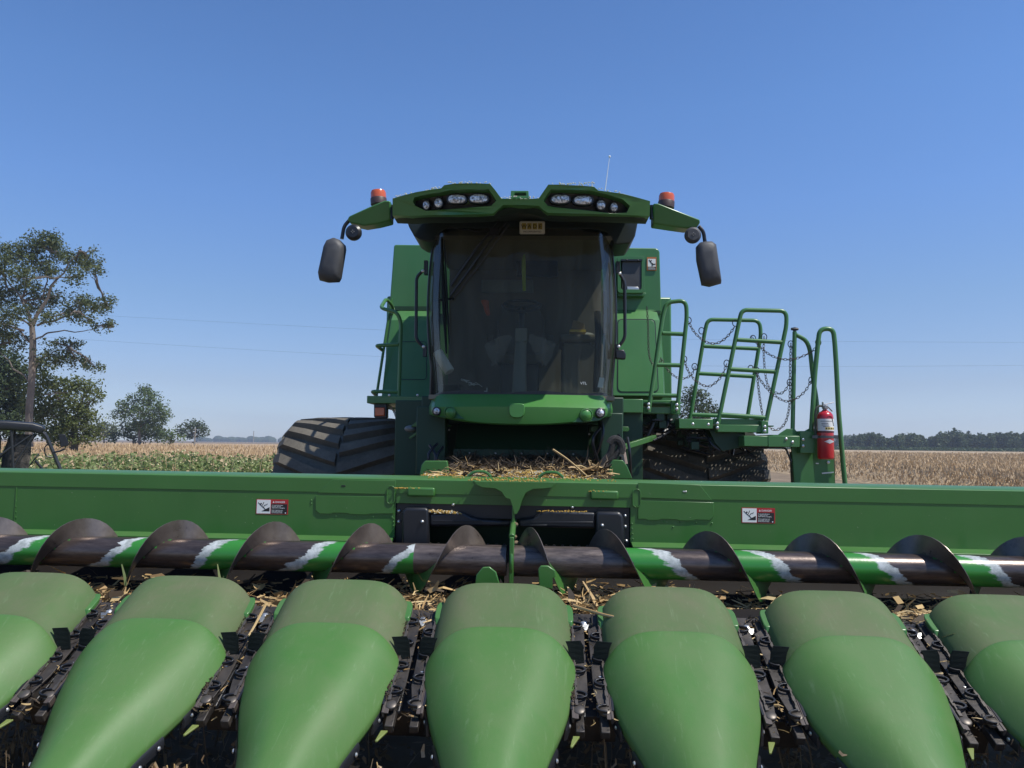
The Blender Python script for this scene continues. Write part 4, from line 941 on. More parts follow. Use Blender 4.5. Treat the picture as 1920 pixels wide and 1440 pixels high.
# lower skirt of the roof and dark lining
mb = MB(); l1 = [(738, 403), (746, 411), (762, 412.5), (800, 413), (850, 413), (925, 410), (976, 397), (1030, 410), (1110, 412), (1190, 417), (1208, 414), (1218, 405)]
f2 = lambda x: fY(x) + .05
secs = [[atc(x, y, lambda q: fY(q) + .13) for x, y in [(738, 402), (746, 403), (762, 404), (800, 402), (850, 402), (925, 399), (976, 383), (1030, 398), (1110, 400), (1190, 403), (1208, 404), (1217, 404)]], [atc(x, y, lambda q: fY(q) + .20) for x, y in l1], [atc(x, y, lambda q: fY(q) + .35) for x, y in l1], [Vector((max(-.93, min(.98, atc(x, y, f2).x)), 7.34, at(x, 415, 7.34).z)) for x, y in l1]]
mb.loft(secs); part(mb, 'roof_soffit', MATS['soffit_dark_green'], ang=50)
mb = MB(); ck = [(760, 405), (763, 415), (767, 426), (776, 442), (788, 449.5), (805, 454), (818, 452), (824, 436), (840, 427), (1122, 430), (1140, 438), (1150, 456), (1157, 458), (1181, 456), (1191, 442), (1195, 422), (1198, 405)]
mb.prism([at(x, y, 7.30) for x, y in ck], (0, .5, 0)); mb2 = MB(); mb2.box(-.93, .98, 6.95, 8.7, at(970, 400, 7.3).z, at(970, 381, 6.95).z); mb2.box(-.90, .95, 7.75, 8.7, 3.56, 3.75); part(mb2, 'roof_top', cabgreen, bevel=.02)
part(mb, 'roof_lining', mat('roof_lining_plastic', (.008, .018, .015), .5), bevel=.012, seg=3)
# lamps
for x, y, a, b in ((857, 374, 17, 8.3), (898, 373, 17, 8.3), (1050.6, 374, 17, 8.3), (1093, 376, 17, 8.5), (822.5, 381, 7.5, 9), (799.5, 385, 6, 8.5), (1126.7, 385, 8, 9), (1151, 389, 6.5, 8.5)):
    c = atc(x, y, lambda q: fY(q) + .055 + .0019 * (y - 350)); s = c.y / F; mb = MB(); o_ = []; 
    sq = 2.6 if a > 10 else 2
    def sup(k, f_=1): 
        t_ = 2 * math.pi * k / 28; return math.copysign(abs(math.cos(t_)) ** (2 / sq), math.cos(t_)) * a * s * f_, math.copysign(abs(math.sin(t_)) ** (2 / sq), math.sin(t_)) * b * s * f_
    mb.loft([[(c.x + sup(k, f_)[0], c.y + dy, c.z + sup(k, f_)[1]) for k in range(28)] for f_, dy in ((1.18, .03), (1.18, -.008), (1.02, -.010))], close=True, caps=True)
    lb = part(mb, 'work_lamp', black, rf)
    mb = MB(); mb.loft([[(c.x + sup(k, f_)[0], c.y + dy, c.z + sup(k, f_)[1]) for k in range(28)] for f_, dy in ((1.0, -.012), (.96, -.018), (.6, -.024), (.1, -.026))], close=True, caps=True); 
    part(mb, 'lamp_glass', lens, rf)
    mb = MB(); mb.box(c.x - .02, c.x + .02, c.y, c.y + .05, c.z + b * s + .01, c.z + b * s + .04); part(mb, 'lamp_bracket', black, rf, bevel=.003)
# roof top bracket, antenna
mb = ppr([(957, 372), (958, 357.5), (991, 357.5), (992, 372), (987, 372), (986, 361), (965, 361), (963, 372)], 6.5, .12); mb.box(*pbox(964, 367, 988, 372, 6.5, .1)); part(mb, 'roof_bracket', cabgreen, bevel=.003)
mb = MB(); mb.cyl(at(1134.5, 358, 6.9), at(1143, 294, 6.9), .004, 6, 0, .002); mb.ell(at(1143, 293.5, 6.9), (.010, .010, .012), 6); part(mb, 'antenna', paperm)
# mirror arms, beacons, mirrors
for sd, arm, be, disc, mir, stalk_, cut in (
        (-1, [(732, 376), (721, 375.5), (700, 384), (680, 393), (654, 405), (651, 411), (656, 417.5), (683, 423), (708, 419), (732, 413)], (710, 380, 14.5), (663, 436), [(640, 446), (627, 451), (621, 463), (610, 515), (612, 526), (627, 530), (647, 529), (651, 522), (660, 467), (659, 459), (650, 450)], [(656, 412), (645, 424), (641, 448)], 640),
        (1, [(1225, 381), (1235, 381), (1312, 411), (1313.5, 416), (1308, 425), (1287, 428), (1258, 424), (1225, 419)], (1249, 386, 14.5), (1299, 441), [(1322, 453), (1335, 453), (1343, 459), (1353, 526), (1352, 532), (1331, 538), (1316, 535), (1306, 488), (1305, 463), (1312, 455)], [(1310, 424), (1319, 434), (1322, 455)], 1330)):
    Ya = 6.72
    mb = MB(); mb.prism([at(x, y, Ya + .0016 * (y - 390)) for x, y in arm], (0, .16, 0)); a_ = part(mb, 'mirror_arm', cabgreen, bevel=.012)
    e0 = [q for q in arm]; mb = MB()
    hx = 734.5 if sd < 0 else 1222; mb.cyl(at(hx, 385, Ya + .05), at(hx, 411, Ya + .05), .020, 10); part(mb, 'hinge', black, a_)
    x, y, r_ = be; s = 7.2 / F; c = at(x, y, Ya + .08); mb = MB(); tl = Vector((sd * .06, 0, 1))
    mb.lathe([(r_ * s * 1.0, -.02), (r_ * s * 1.02, .035), (r_ * s * .98, .04)], c, tl, 20); bb = part(mb, 'beacon_base', mat('beacon_base_brown', (.06, .035, .03), .5) if 'beacon_base_brown' not in MATS else MATS['beacon_base_brown'], a_)
    mb = MB(); mb.lathe([(r_ * s * .97, .04), (r_ * s * .96, .09), (r_ * s * .86, .108), (r_ * s * .5, .114)], c, tl, 20); part(mb, 'beacon_lens', amber, a_)
    mb = MB(); mb.tube(fillet([at(x, y, Ya + .09) for x, y in stalk_], .04), .017, 9); part(mb, 'mirror_stalk', black, a_)
    mb = MB(); c = at(*disc, Ya + .02); mb.lathe([(.055, -.03), (.072, -.02), (.072, .01), (.05, .03)], c, (0, -1, 0), 22); cm = part(mb, 'round_mirror', greyplast if sd > 0 else black, a_)
    mb = MB(); [mb.bolt(c + Vector((.012 * math.cos(k * 1.57), -.031, .012 * math.sin(k * 1.57))), .004) for k in range(4)]; part(mb, 'bolt', zinc, a_)
    mm = [at(x, y, Ya + .04) for x, y in mir]; c = sum(mm, Vector()) / len(mm); mb = MB()
    secs = []
    for dy, f_ in ((-.085, .35), (-.08, .72), (-.055, .93), (0, 1.0), (.03, .98), (.04, .9)):
        secs.append([c + (q - c) * f_ + Vector((sd * -.01 * (dy < -.02), dy, 0)) for q in mm])
    if sd < 0: secs = [[q + Vector((-.03 * max(0, -(q.y - 7.1) * 6), 0, 0)) for q in s_] for s_ in secs]
    mb.loft(secs, close=True, caps=True); part(mb, 'mirror_housing', greyplast, a_, bevel=0, ang=75)
# ---- windshield glass: curved in plan
def gw(v):   # pixel row and half-edges
    y = 428 + (742 - 428) * v; l = 812 - 10 * math.sin(math.pi * min(1, v * 1.1)) ; r_ = 1146 + 9 * math.sin(math.pi * min(1, v * 1.05))
    return y, l, r_
gY = lambda x, w: 7.06 + .10 * (x / w) ** 2 + .42 * max(0, (abs(x) / w - .80) / .20) ** 2.2
def grid(nu=36, nv=14, v0=0, v1=1, off=0):
    secs = []
    for j in range(nv + 1):
        v = v0 + (v1 - v0) * j / nv; y, l, r_ = gw(v); xl = at(l, y, 7.55).x; xr = at(r_, y, 7.55).x; xc = (xl + xr) / 2; w = (xr - xl) / 2
        z = at(975, y + 0, 7.10).z
        row = []
        for i in range(nu + 1):
            u = -1 + 2 * i / nu; u = math.copysign(1 - (1 - abs(u)) ** 1.25, u)
            x = xc + w * u; row.append((x, gY(x - xc, w) + off, z + .02 * (v < .5) * 0 - .045 * (u * u) * (v < .12) * (1 - v / .12)))
        secs.append(row)
    return secs
GS = grid(); mb = MB(); mb.loft(GS); part(mb, 'windshield', glass, ang=60, fix=False)
L0 = [r[0] for r in GS]; R0 = [r[-1] for r in GS]
for side, E in ((-1, L0), (1, R0)):
    mb = MB(); mb.loft([[(x, y, z), (x + side * .015, y + .35, z), (x + side * .0, 8.55, z)] for x, y, z in E]); part(mb, 'side_window', glass, fix=False)
    mb = MB(); mb.tube([(x + side * .004, y + .01, z) for x, y, z in E], .012, 6); part(mb, 'glass_edge_seal', black)
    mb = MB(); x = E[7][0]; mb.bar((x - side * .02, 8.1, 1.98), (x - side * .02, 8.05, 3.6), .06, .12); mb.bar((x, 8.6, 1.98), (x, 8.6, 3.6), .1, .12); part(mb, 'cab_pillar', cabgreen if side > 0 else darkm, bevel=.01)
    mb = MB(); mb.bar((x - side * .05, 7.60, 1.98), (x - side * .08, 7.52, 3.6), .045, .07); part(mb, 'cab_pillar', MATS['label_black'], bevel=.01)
mb = MB(); bot = GS[-1]; mb.tube([(x, y - .002, z) for x, y, z in bot], .014, 6)
part(mb, 'glass_edge_seal', black)
mb = MB(); mb.loft([[(x, y - .003, z), (x, y - .003, z + .035 + .01 * math.sin(x * 9))] for x, y, z in bot]); part(mb, 'glass_black_band', black)
# cab rear + floor + ceiling
mb = MB(); mb.box(-.86, .86, 8.6, 8.66, 1.98, 3.6); part(mb, 'cab_rear_wall', tanm); mb = MB(); mb.box(*pbox(903, 524, 1000, 549, 8.55, .03)); part(mb, 'rear_window_light', mat('window_light_grey', (.16, .20, .19), .6), bevel=.01)  # pale panel painted in place of light through the rear window
mb = MB(); mb.box(-.86, .86, 7.10, 8.62, 1.96, 2.0); part(mb, 'cab_floor', cabfloor)
mb = MB(); mb.box(-.86, .86, 7.3, 8.62, 3.52, 3.56); part(mb, 'headliner', tanm)
# seat
mb = MB(); c = at(975, 690, 8.05); mb.box(c.x - .25, c.x + .25, 7.85, 8.35, 2.38, 2.50); se = part(mb, 'seat', seatm, bevel=.04, seg=3)
mb = MB(); mb.prism([(c.x - .24, 8.32, 2.45), (c.x - .26, 8.34, 2.9), (c.x - .18, 8.38, 3.08), (c.x + .18, 8.38, 3.08), (c.x + .26, 8.34, 2.9), (c.x + .24, 8.32, 2.45)], (0, .1, 0)); part(mb, 'seat_back', seatm, se, bevel=.03, seg=3)
mb = MB(); mb.box(c.x - .2, c.x + .2, 7.9, 8.3, 2.0, 2.38); part(mb, 'seat_base', black, se, bevel=.02)
for s in (-1, 1):
    mb = MB(); mb.box(c.x + s * .31 - .04, c.x + s * .31 + .04, 7.9, 8.3, 2.62, 2.68); part(mb, 'armrest', seatm, se, bevel=.02)
    ctr = Vector((c.x + s * .22, 7.82, 2.50)); mb = MB(); wv = random.Random(4 + s); secs = []
    for i in range(9):
        q = i / 8; secs.append([ctr + Vector((s * ((.13 + .03 * math.sin(q * 5)) * math.cos(a) * (1 - .35 * q)), .06 * math.sin(a), .14 - .26 * q - .05 * math.cos(a))) + rvec(wv) * .030 for a in [2 * math.pi * k / 12 for k in range(12)]])
    mb.loft(secs, close=True, caps=True); part(mb, 'plastic_cover', bagm, se, sub=1)
# steering
mb = MB(); b = at(974, 738, 7.55); tpt = at(977, 640, 7.60); mb.tube([(b.x, 7.5, 2.0), (b.x, 7.55, 2.25), (tpt.x, 7.62, 2.58)], [.075, .065, .055], 14); mb.box(tpt.x - .06, tpt.x + .06, 7.56, 7.70, 2.56, 2.70)
stc = part(mb, 'steering_column', mat('column_grey', (.20, .22, .20), .6), bevel=.01)
mb = MB(); wc = at(978, 573, 7.62); nn = Vector((0, -.45, .9)).normalized(); u = Vector((1, 0, 0)); w = nn.cross(u)
mb.tube([wc + (u * math.cos(a) + w * math.sin(a)) * .19 for a in [2 * math.pi * k / 36 for k in range(36)]], .014, 8, closed=True)
for a in (.3, 2.84, 4.71): mb.tube([wc - nn * .03, wc + (u * math.cos(a) + w * math.sin(a)) * .18], .012, 6)
mb.lathe([(.05, -.04), (.055, 0), (.03, .01)], wc - nn * .03, nn, 14); mb.tube([wc - nn * .05, (tpt.x, 7.62, 2.68)], .03, 10)
part(mb, 'steering_wheel', black, stc)
# right hand console, box beside
mb = MB(); a = at(1055, 640, 7.9); b = at(1120, 740, 7.9); mb.box(a.x, b.x + .05, 7.75, 8.5, 2.0, a.z - .03); mb.box(a.x - .03, b.x + .02, 7.7, 8.4, a.z - .03, a.z + .05); part(mb, 'side_console', tanm, bevel=.03, seg=3)
mb = MB(); a = at(970, 450, 8.2); b = at(1046, 520, 8.2); mb.box(a.x, b.x, 8.15, 8.2, b.z, a.z); part(mb, 'roof_panel_screen', black, bevel=.01)
mb = MB(); a = at(1035, 500, 7.6); mb.box(a.x + .50, a.x + .53, 7.4, 7.55, 2.62, 3.05); part(mb, 'monitor', black, bevel=.01)
mb = MB(); a = at(1150, 600, 7.7); mb.tube(crv([at(1120, 585, 7.65), at(1122, 630, 7.6), at(1118, 735, 7.6)], 5), .035, 8); part(mb, 'corner_post', black)
# inner cloth pieces: belt, orange rag
def thing(mb, name, m, label, cat, **kw): o_ = mb.build(name, m, **kw); return tag(o_, label, cat)
mb = MB(); p0 = [at(985, 468, 7.9), at(982, 490, 7.85), at(983, 545, 7.85)]; mb.tube(crv(p0, 4), [.006, .008, .010, .014, .022, .022, .020, .018, .018], 6); thing(mb, 'webbing_strap', hivis, 'yellow-green strap hanging inside the cab windshield', 'strap')
mb = MB(); a = at(908, 575, 7.9); rg = random.Random(2); mb.loft([[a + Vector((.05 * (1 - .6 * i / 5) * math.cos(k * .9) + .01 * i, .03 * math.sin(k * .9), .075 - .035 * i)) + rvec(rg) * .012 for k in range(7)] for i in range(6)], close=True, caps=True); thing(mb, 'orange_rag', orangem, 'small orange cloth hanging inside the cab left of the wheel', 'cloth', sub=1)
mb = MB(); a = at(820, 660, 7.35); b = at(843, 697, 7.30); mb.lathe([(.048, 0), (.05, .003), (.05, (a - b).length * .98), (.046, (a - b).length), (.02, (a - b).length), (.018, (a - b).length * .9)], b, a - b, 20); thing(mb, 'paper_towel_roll', paperm, 'white paper towel roll leaning inside the lower left windshield', 'paper roll')
mb = MB(); a = at(846, 712, 7.32); mb.box(a.x - .09, a.x + .08, 7.28, 7.45, 2.0, 2.11); thing(mb, 'tray', darkm, 'dark tray on the cab floor below the paper roll', 'tray', bevel=.008)
mb = MB(); rg = random.Random(5)
for k in range(9): a = at(865 + k * 3, 712 + k * 1.2, 7.3); mb.tube([a + rvec(rg) * .02, a + rvec(rg) * .03, a + rvec(rg) * .03 + Vector((.05, 0, -.02))], .003, 5)
thing(mb, 'white_cable', paperm, 'small tangle of white cable on the cab floor', 'cable')
mb = MB(); a = at(911, 715, 7.25); mb.box(a.x - .015, a.x + .015, 7.24, 7.26, 2.0, 2.05); mb.box(a.x + .008, a.x + .015, 7.24, 7.26, 2.05, 2.08); thing(mb, 'paper_scrap', paperm, 'tiny white paper scrap standing on the cab floor', 'paper')
mb = MB(); a = at(1070, 612, 7.9); mb.prism([at(1070, 617, 7.9), at(1075, 600, 7.9), at(1096, 606, 7.9), at(1096, 618, 7.9)], (0, .15, 0)); thing(mb, 'cardboard_box', cardm, 'small brown cardboard box on the cab console', 'box', bevel=.004)
mb = MB(); a = at(1068, 620, 7.85); b = at(1098, 624, 7.85); mb.box(a.x, b.x, 7.8, 8.0, b.z, a.z + .005); thing(mb, 'yellow_booklet', yellowlab, 'yellow booklet under the cardboard box', 'booklet')
mb = MB(); rg = random.Random(8); secs = []
for i in range(8):
    c_ = at(1106 + i * 2.2, 628 + i * 5, 7.78); secs.append([c_ + Vector((.045 * (1.1 - i * .1) * math.cos(k * .785), .03 * math.sin(k * .785), .035 * math.sin(k * .785))) + rvec(rg) * .016 for k in range(8)])
mb.loft(secs, close=True, caps=True); thing(mb, 'plastic_bag', mat('crumpled_film', (.7, .72, .70), .2, fn=lambda t, p: (setattr(p.inputs['Alpha'], 'default_value', .55), t.links.new(bump(t, noi(t, 40, 3, .7), 1, .02), p.inputs['Normal']))), 'crumpled clear plastic bag over the console edge', 'bag')
# glass stickers
gyf = lambda off: (lambda x: gY(x - .005, .90) + off)
mb = MB(); q = [atc(x, y, gyf(-.006)) for x, y in rrect(974, 414.5, 1022, 439, 3)]; 
q2 = [atc(x, y, gyf(-.010)) for x, y in rrect(976, 416.5, 1020, 437, 2.5)]
sgnY = 7.0
mb = MB(); mb.prism(PX(rrect(974, 414.5, 1022, 439, 3), sgnY), (0, .012, 0), 0); mb.prism(PX(rrect(975.5, 416, 1020.5, 437.5, 2.5), sgnY - .001), (0, .001, 0), 1)
sgn = part(mb, 'sign_plate', [zinc, mat('plate_cream', (.62, .61, .56), .5)], smooth=False)
mb = MB()
for i, ch in enumerate('WADE'):
    x = 978.5 + i * 10.1; a = at(x, 430, sgnY - .003); b = at(x + 8.2, 418.5, sgnY - .003); mb.box(a.x, b.x, sgnY - .003, sgnY - .001, a.z, b.z, 0)
    text_into(mb, ch, ((a.x + b.x) / 2, sgnY - .0036, a.z + .010), (1, 0, 0), (0, 0, 1), .052, 1, 'CENTER')
a = at(998, 435.8, sgnY - .0036); text_into(mb, 'INCORPORATED', (a.x, sgnY - .0036, a.z), (1, 0, 0), (0, 0, 1), .022, 1, 'CENTER')
part(mb, 'sign_lettering', [gold, blacklab], sgn, smooth=False, fix=False)
mb = ppr([(1124, 707.5), (1133, 708.5), (1130.5, 727), (1120.5, 726)], 7.13, .004); part(mb, 'glass_sticker', mat('pale_sticker', (.30, .33, .27), .6), smooth=False)
mb = MB(); a = at(1088, 721, 7.09); text_into(mb, 'VTL', (a.x, 7.085, a.z), (1, 0, 0), (0, 0, 1), .035, 0); part(mb, 'glass_mark', whitelab, smooth=False, fix=False)
# wiper
W3 = lambda x, y, o_=-.035: atc(x, y, gyf(o_))
mb = MB()
mb.tube([W3(949, 416), W3(905, 470), W3(870, 520), W3(843, 556)], .010, 6); mb.tube([W3(934, 418), W3(890, 470), W3(845, 536)], .012, 6); mb.tube([W3(955, 420), W3(900, 495), W3(846, 563)], .007, 5)
mb.box(*[v for v in (lambda c: (c.x - .06, c.x + .02, c.y - .02, c.y + .03, c.z - .05, c.z + .02))(W3(930, 432))])
wp = part(mb, 'wiper_arm', black)
mb = MB(); mb.tube([W3(828, 445), W3(832, 560), W3(837, 663)], [.010, .022, .008], 6); mb.tube([W3(833, 450, -.05), W3(838, 560, -.06), W3(842, 645, -.05)], [.004, .012, .004], 6); mb.bolt(W3(827, 563, -.07), .012); mb.bar(W3(816, 563, -.04), W3(850, 560, -.04), .02, .02); part(mb, 'wiper_blade', rubber, wp)
mb = MB(); mb.tube([W3(842, 427), W3(920, 437)], .008, 6); part(mb, 'washer_pipe', black, wp)
# black grab bars beside the cab
for pts, bs in (([(793, 508), (781, 519), (780, 637), (794, 650)], [(795, 488, 801, 514), (793, 648, 799, 668)]), ([(1162, 513), (1171, 528), (1172, 634), (1160, 650)], [(1156, 490, 1163, 512), (1155, 645, 1160, 660)])):
    mb = MB(); mb.tube(fillet(PX(pts, 7.45), .05), .016, 8)
    for b_ in bs: mb.box(*pbox(*b_, 7.42, .06))
    gb = part(mb, 'grab_bar', black); mb = MB()
    for x, y in (pts[0], pts[3]): mb.bolt(at(x, y, 7.42), .016)
    part(mb, 'bolt', zinc, gb)
mb = ppr([(1154, 656), (1170, 655), (1174, 664), (1173, 674), (1154, 672)], 7.4, .08); part(mb, 'side_lamp', black, bevel=.012)
# ---- nose cowl
nc = at(974, 770, 6.9).x; NW = .872
mb = MB(); secs = []
for i in range(49):
    u = -1 + 2 * i / 48; u = math.copysign(1 - (1 - abs(u)) ** 1.4, u); x = nc + NW * u; ed = max(0, (abs(u) - .86) / .14)
    yb = 6.86 + .12 * u * u + .33 * ed ** 2.5
    zt_ = at(975, 738.5, 7.1).z - .01 - .035 * ed ** 2; zc_ = at(975, 763.5, 6.9).z + .006 * (1 - u * u) - .0 * ed; zl = at(975, 797.5, 6.95).z + .105 * abs(u) ** 2.4 
    zc_ = max(zc_, zl + .012); zt_ = max(zt_, zc_ + .01)
    if abs(u) > .995: zc_ = (zt_ + zl) / 2 + .0
    secs.append([(x, 7.16 + .12 * u * u + .25 * ed, zt_ + .012), (x, yb + .16, zt_), (x, yb + .015, zc_ + .012), (x, yb, zc_ - .004), (x, yb + .004, (zc_ + zl) / 2), (x, yb + .014, zl + .012), (x, yb + .04, zl), (x, 7.3 + .3 * ed, zl + .02)])
mb.loft(secs); ns = part(mb, 'nose_cowl', nosegreen, ang=24, bevel=0)
c = at(969, 768.5, 6.84); mb = MB(); pl = []
for k in range(32):
    a = 2 * math.pi * k / 32; f_ = 3.2; sx = math.copysign(abs(math.cos(a)) ** (2 / f_), math.cos(a)); sz = math.copysign(abs(math.sin(a)) ** (2 / f_), math.sin(a)); pl.append((c.x + sx * .071, 6.845, c.z + sz * .065 + .006 * math.cos(2 * a)))
mb.prism(pl, (0, .07, 0)); bd = part(mb, 'badge', nosegreen, ns, bevel=.007, seg=3)
for sx, l in ((-1, [(806, 765), (830, 764), (853, 768), (862, 779), (872, 786), (850, 785), (824, 781), (809, 773)]), (1, [(1142, 766), (1138, 778), (1126, 788), (1098, 792), (1072, 792), (1085, 783), (1098, 770), (1118, 766)])):
    # shallow dark pocket following the cowl
    fl = lambda x: 6.858 + .12 * ((x - nc) / NW) ** 2 + .33 * max(0, (abs((x - nc) / NW) - .86) / .14) ** 2.5
    mb = MB(); mb.prism([atc(x, y, fl) for x, y in l], (0, .05, 0)); pk = part(mb, 'lamp_pocket', mat('pocket_green', (.02, .09, .02), .35) if 'pocket_green' not in MATS else MATS['pocket_green'], ns, bevel=.004)
    for (x, y, r_, mm) in (((818, 771, 6.5, lens), (843, 773, 9, paint)) if sx < 0 else ((1126, 774, 7.5, lens), (1100, 778, 10, paint))):
        c = atc(x, y, lambda q: fl(q) - .015); s = 7 / F; mb = MB(); mb.lathe([(r_ * s * 1.25, -.05), (r_ * s * 1.25, .0), (r_ * s * 1.05, .004), (r_ * s * 1.0, -.008)], c, (sx * .25, -1, 0), 22); part(mb, 'lamp_ring', black if mm is lens else paint, ns)
        mb = MB(); mb.lathe([(r_ * s, -.02), (r_ * s * .98, -.002), (r_ * s * .6, .010), (r_ * s * .15, .014)], c, (sx * .25, -1, 0), 20); part(mb, 'lamp_glass', lens if mm is lens else nosegreen, ns)
# ---- below the nose
mb = MB(); a = at(775, 791, 7.5); b = at(842, 800, 7.5); mb.prism(PX([(770, 800), (780, 790.5), (820, 790.5), (843, 797), (838, 800)], 7.45), (0, .25, 0)); part(mb, 'step_bracket', paint, bevel=.003)
mb = MB(); mb.prism(PX([(1108, 803), (1110, 799), (1178, 800), (1180, 805), (1178, 809), (1108, 809)], 7.45), (0, .25, 0)); part(mb, 'step_bracket', paint, bevel=.003)
for x, y in ((770, 804), (1156, 812)):
    c = at(x, y, 7.5); mb = MB(); mb.ell(c, (.062, .05, .036), 16); part(mb, 'lower_lamp', mat('lamp_grey', (.16, .17, .16), .3) if 'lamp_grey' not in MATS else MATS['lamp_grey'])
mb = MB(); mb.bar(at(768, 822, 7.5), at(795, 803, 7.5), .05, .02); part(mb, 'bracket', [paint])
for x, y in ((816, 798), (842, 806), (1105, 814), (1130, 804), (1136, 804)): mb = MB(); mb.bolt(at(x, y, 7.44), .011); part(mb, 'bolt', zinc)
# feeder house
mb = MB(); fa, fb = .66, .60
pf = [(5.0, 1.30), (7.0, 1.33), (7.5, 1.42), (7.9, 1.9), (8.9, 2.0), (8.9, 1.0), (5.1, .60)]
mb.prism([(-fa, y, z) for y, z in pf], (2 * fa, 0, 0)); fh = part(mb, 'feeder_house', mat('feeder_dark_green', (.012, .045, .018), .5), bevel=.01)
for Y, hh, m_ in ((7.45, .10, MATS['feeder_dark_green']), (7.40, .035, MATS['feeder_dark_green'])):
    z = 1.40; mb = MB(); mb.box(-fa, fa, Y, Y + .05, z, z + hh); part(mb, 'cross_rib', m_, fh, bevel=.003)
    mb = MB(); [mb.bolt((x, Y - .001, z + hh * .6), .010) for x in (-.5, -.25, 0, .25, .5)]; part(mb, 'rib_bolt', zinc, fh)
# side faces at the mouth
mb = MB(); mb.prism(PX([(1144, 870), (1150, 862), (1168, 863), (1176, 874), (1186, 898), (1140, 898)], 5.6), (0, .06, 0)); part(mb, 'mouth_side_plate', paint, bevel=.005); mb = MB(); mb.prism(PX([(786, 893), (790, 872), (797, 864), (838, 864), (842, 893)], 5.9), (0, .06, 0)); part(mb, 'mouth_side_plate', paint, bevel=.005)
mb = MB(); mb.box(-1.28, -.9, 7.7, 8.0, 1.2, 1.98); mb.box(.9, 1.2, 7.7, 8.0, 1.1, 1.98); mb.box(-1.0, -.72, 7.3, 7.5, 1.25, 1.9); mb.box(.74, .95, 7.2, 7.5, 1.2, 1.85); mb.box(-1.0, 1.0, 7.6, 7.7, 1.75, 2.02); mb.box(-1.20, 1.20, 8.2, 8.3, .9, 2.0); part(mb, 'front_frame_dark_fill', MATS['feeder_dark_green'], bevel=.01)  # last box is a dark fill panel added behind to darken the gap
mb = MB(); rg = random.Random(12)
for k in range(7):
    mb = MB(); s = -1 if k % 2 else 1; a = Vector((s * rg.uniform(.72, 1.1), 7.15, rg.uniform(1.35, 1.8))); mb.tube(crv([a, a + Vector((rg.uniform(-.1, .1), -.1, -.15)), a + Vector((rg.uniform(-.15, .15), .1, -.5))], 4), .014, 6); part(mb, 'hydraulic_hose', black)
# header coupler with wrapped hoses
mb = MB(); P5 = lambda x, y, Y=5.7: at(x, y, Y)
mb.tube(crv([P5(1122, 884), P5(1130, 868), P5(1143, 852), P5(1148, 838), P5(1152, 828)], 5), [.026] * 20 + [.03], 9); mb.tube(crv([P5(1132, 888), P5(1140, 868), P5(1152, 856), P5(1162, 842), P5(1163, 832)], 5), .024, 9)
mb.tube(crv([P5(1143, 832), P5(1150, 824), P5(1160, 826), P5(1166, 838), P5(1164, 850)], 5), .03, 9)
part(mb, 'wrapped_hose', mat('hose_sleeve', (.02, .02, .02), .85, fn=varied((.01, .01, .01), (.05, .045, .04), 60, .35, .7, None, None, .6)))
mb = MB(); mb.bar(P5(1164, 856), P5(1171, 838), .03, .03); mb.tube([P5(1168, 848), P5(1172, 870)], .02, 8); part(mb, 'coupler_handle', mat('pale_handle', (.3, .22, .17), .6))
for x0, x1, y, lb in ((877, 921, 892, ''), (1010, 1056, 893.5, '')):
    mb = MB(); a = at(x0, y + 2, 5.1); b = at(x1, y + 2, 5.1); mb.tube(fillet([a, a + Vector((.04, 0, .035)), b + Vector((-.04, 0, .035)), b], .03), .010, 7); mb.build('lift_handle', paint, H)
# hydraulic bits left bottom etc
# ---- right landing
x = pbox(1156, 748, 1206, 774, 7.62, .30); mb = MB(); mb.box(*x); part(mb, 'platform_box', cabgreen, bevel=.006)
mb = MB(); mb.box(*pbox(1206, 750, 1275, 763, 7.92, .04)); mb.box(*pbox(1206, 763, 1260, 776, 7.72, .30)); mb.box(*pbox(1258, 751, 1276, 777, 7.70, .05)); pf_ = part(mb, 'platform_beam', cabgreen, bevel=.006)
def grating(x0, x1, y0, y1, z, nx, ny):
    mb = MB()
    for i in range(nx + 1): x = x0 + (x1 - x0) * i / nx; mb.box(x - (x1 - x0) / nx * .30, x + (x1 - x0) / nx * .30, y0, y1, z - .012, z)
    for j in range(ny + 1): y = y0 + (y1 - y0) * j / ny; mb.box(x0, x1, y - (y1 - y0) / ny * .30, y + (y1 - y0) / ny * .30, z - .014, z - .001)
    return mb
XA = at(1160, 760, 7.8).x; XB = at(1275, 760, 7.8).x; XC = at(1440, 790, 7.8).x
part(grating(XA, XB, 7.72, 8.7, 1.985, 16, 20), 'platform_grating', cabgreen)
part(grating(XB, XC, 7.66, 8.75, at(1350, 797, 7.7).z, 20, 20), 'landing_grating', cabgreen)
XD = at(1528, 815, 7.6).x; part(grating(XC - .03, XD, 7.56, 8.75, at(1480, 815.5, 7.6).z, 12, 22), 'ladder_landing', cabgreen)
mb = MB(); mb.box(*pbox(1273, 785, 1337, 804, 7.60, .22)); mb.box(*pbox(1337, 785, 1432, 797, 7.64, .03)); mb.box(*pbox(1345, 796, 1432, 811, 7.58, .16)); mb.box(*pbox(1428, 789, 1441, 813, 7.56, .20)); part(mb, 'landing_beam', cabgreen, bevel=.005)
mb = MB(); mb.box(*pbox(1395, 817, 1440, 837, 7.5, .30)); mb.box(*pbox(1440, 817, 1500, 838.5, 7.497, .30)); mb.box(*pbox(1500, 808, 1530, 850, 7.52, .2)); part(mb, 'ladder_beam', cabgreen, bevel=.005)
mb = MB(); mb.prism(PX([(1457, 817), (1463, 812), (1475, 804), (1490, 804), (1497, 812), (1500, 817)], 7.6), (0, .015, 0)); mb.prism(PX([(1498, 817), (1509, 808), (1518, 803), (1532, 803), (1532, 820)], 7.56), (0, .015, 0)); part(mb, 'post_foot', cabgreen, bevel=.003)
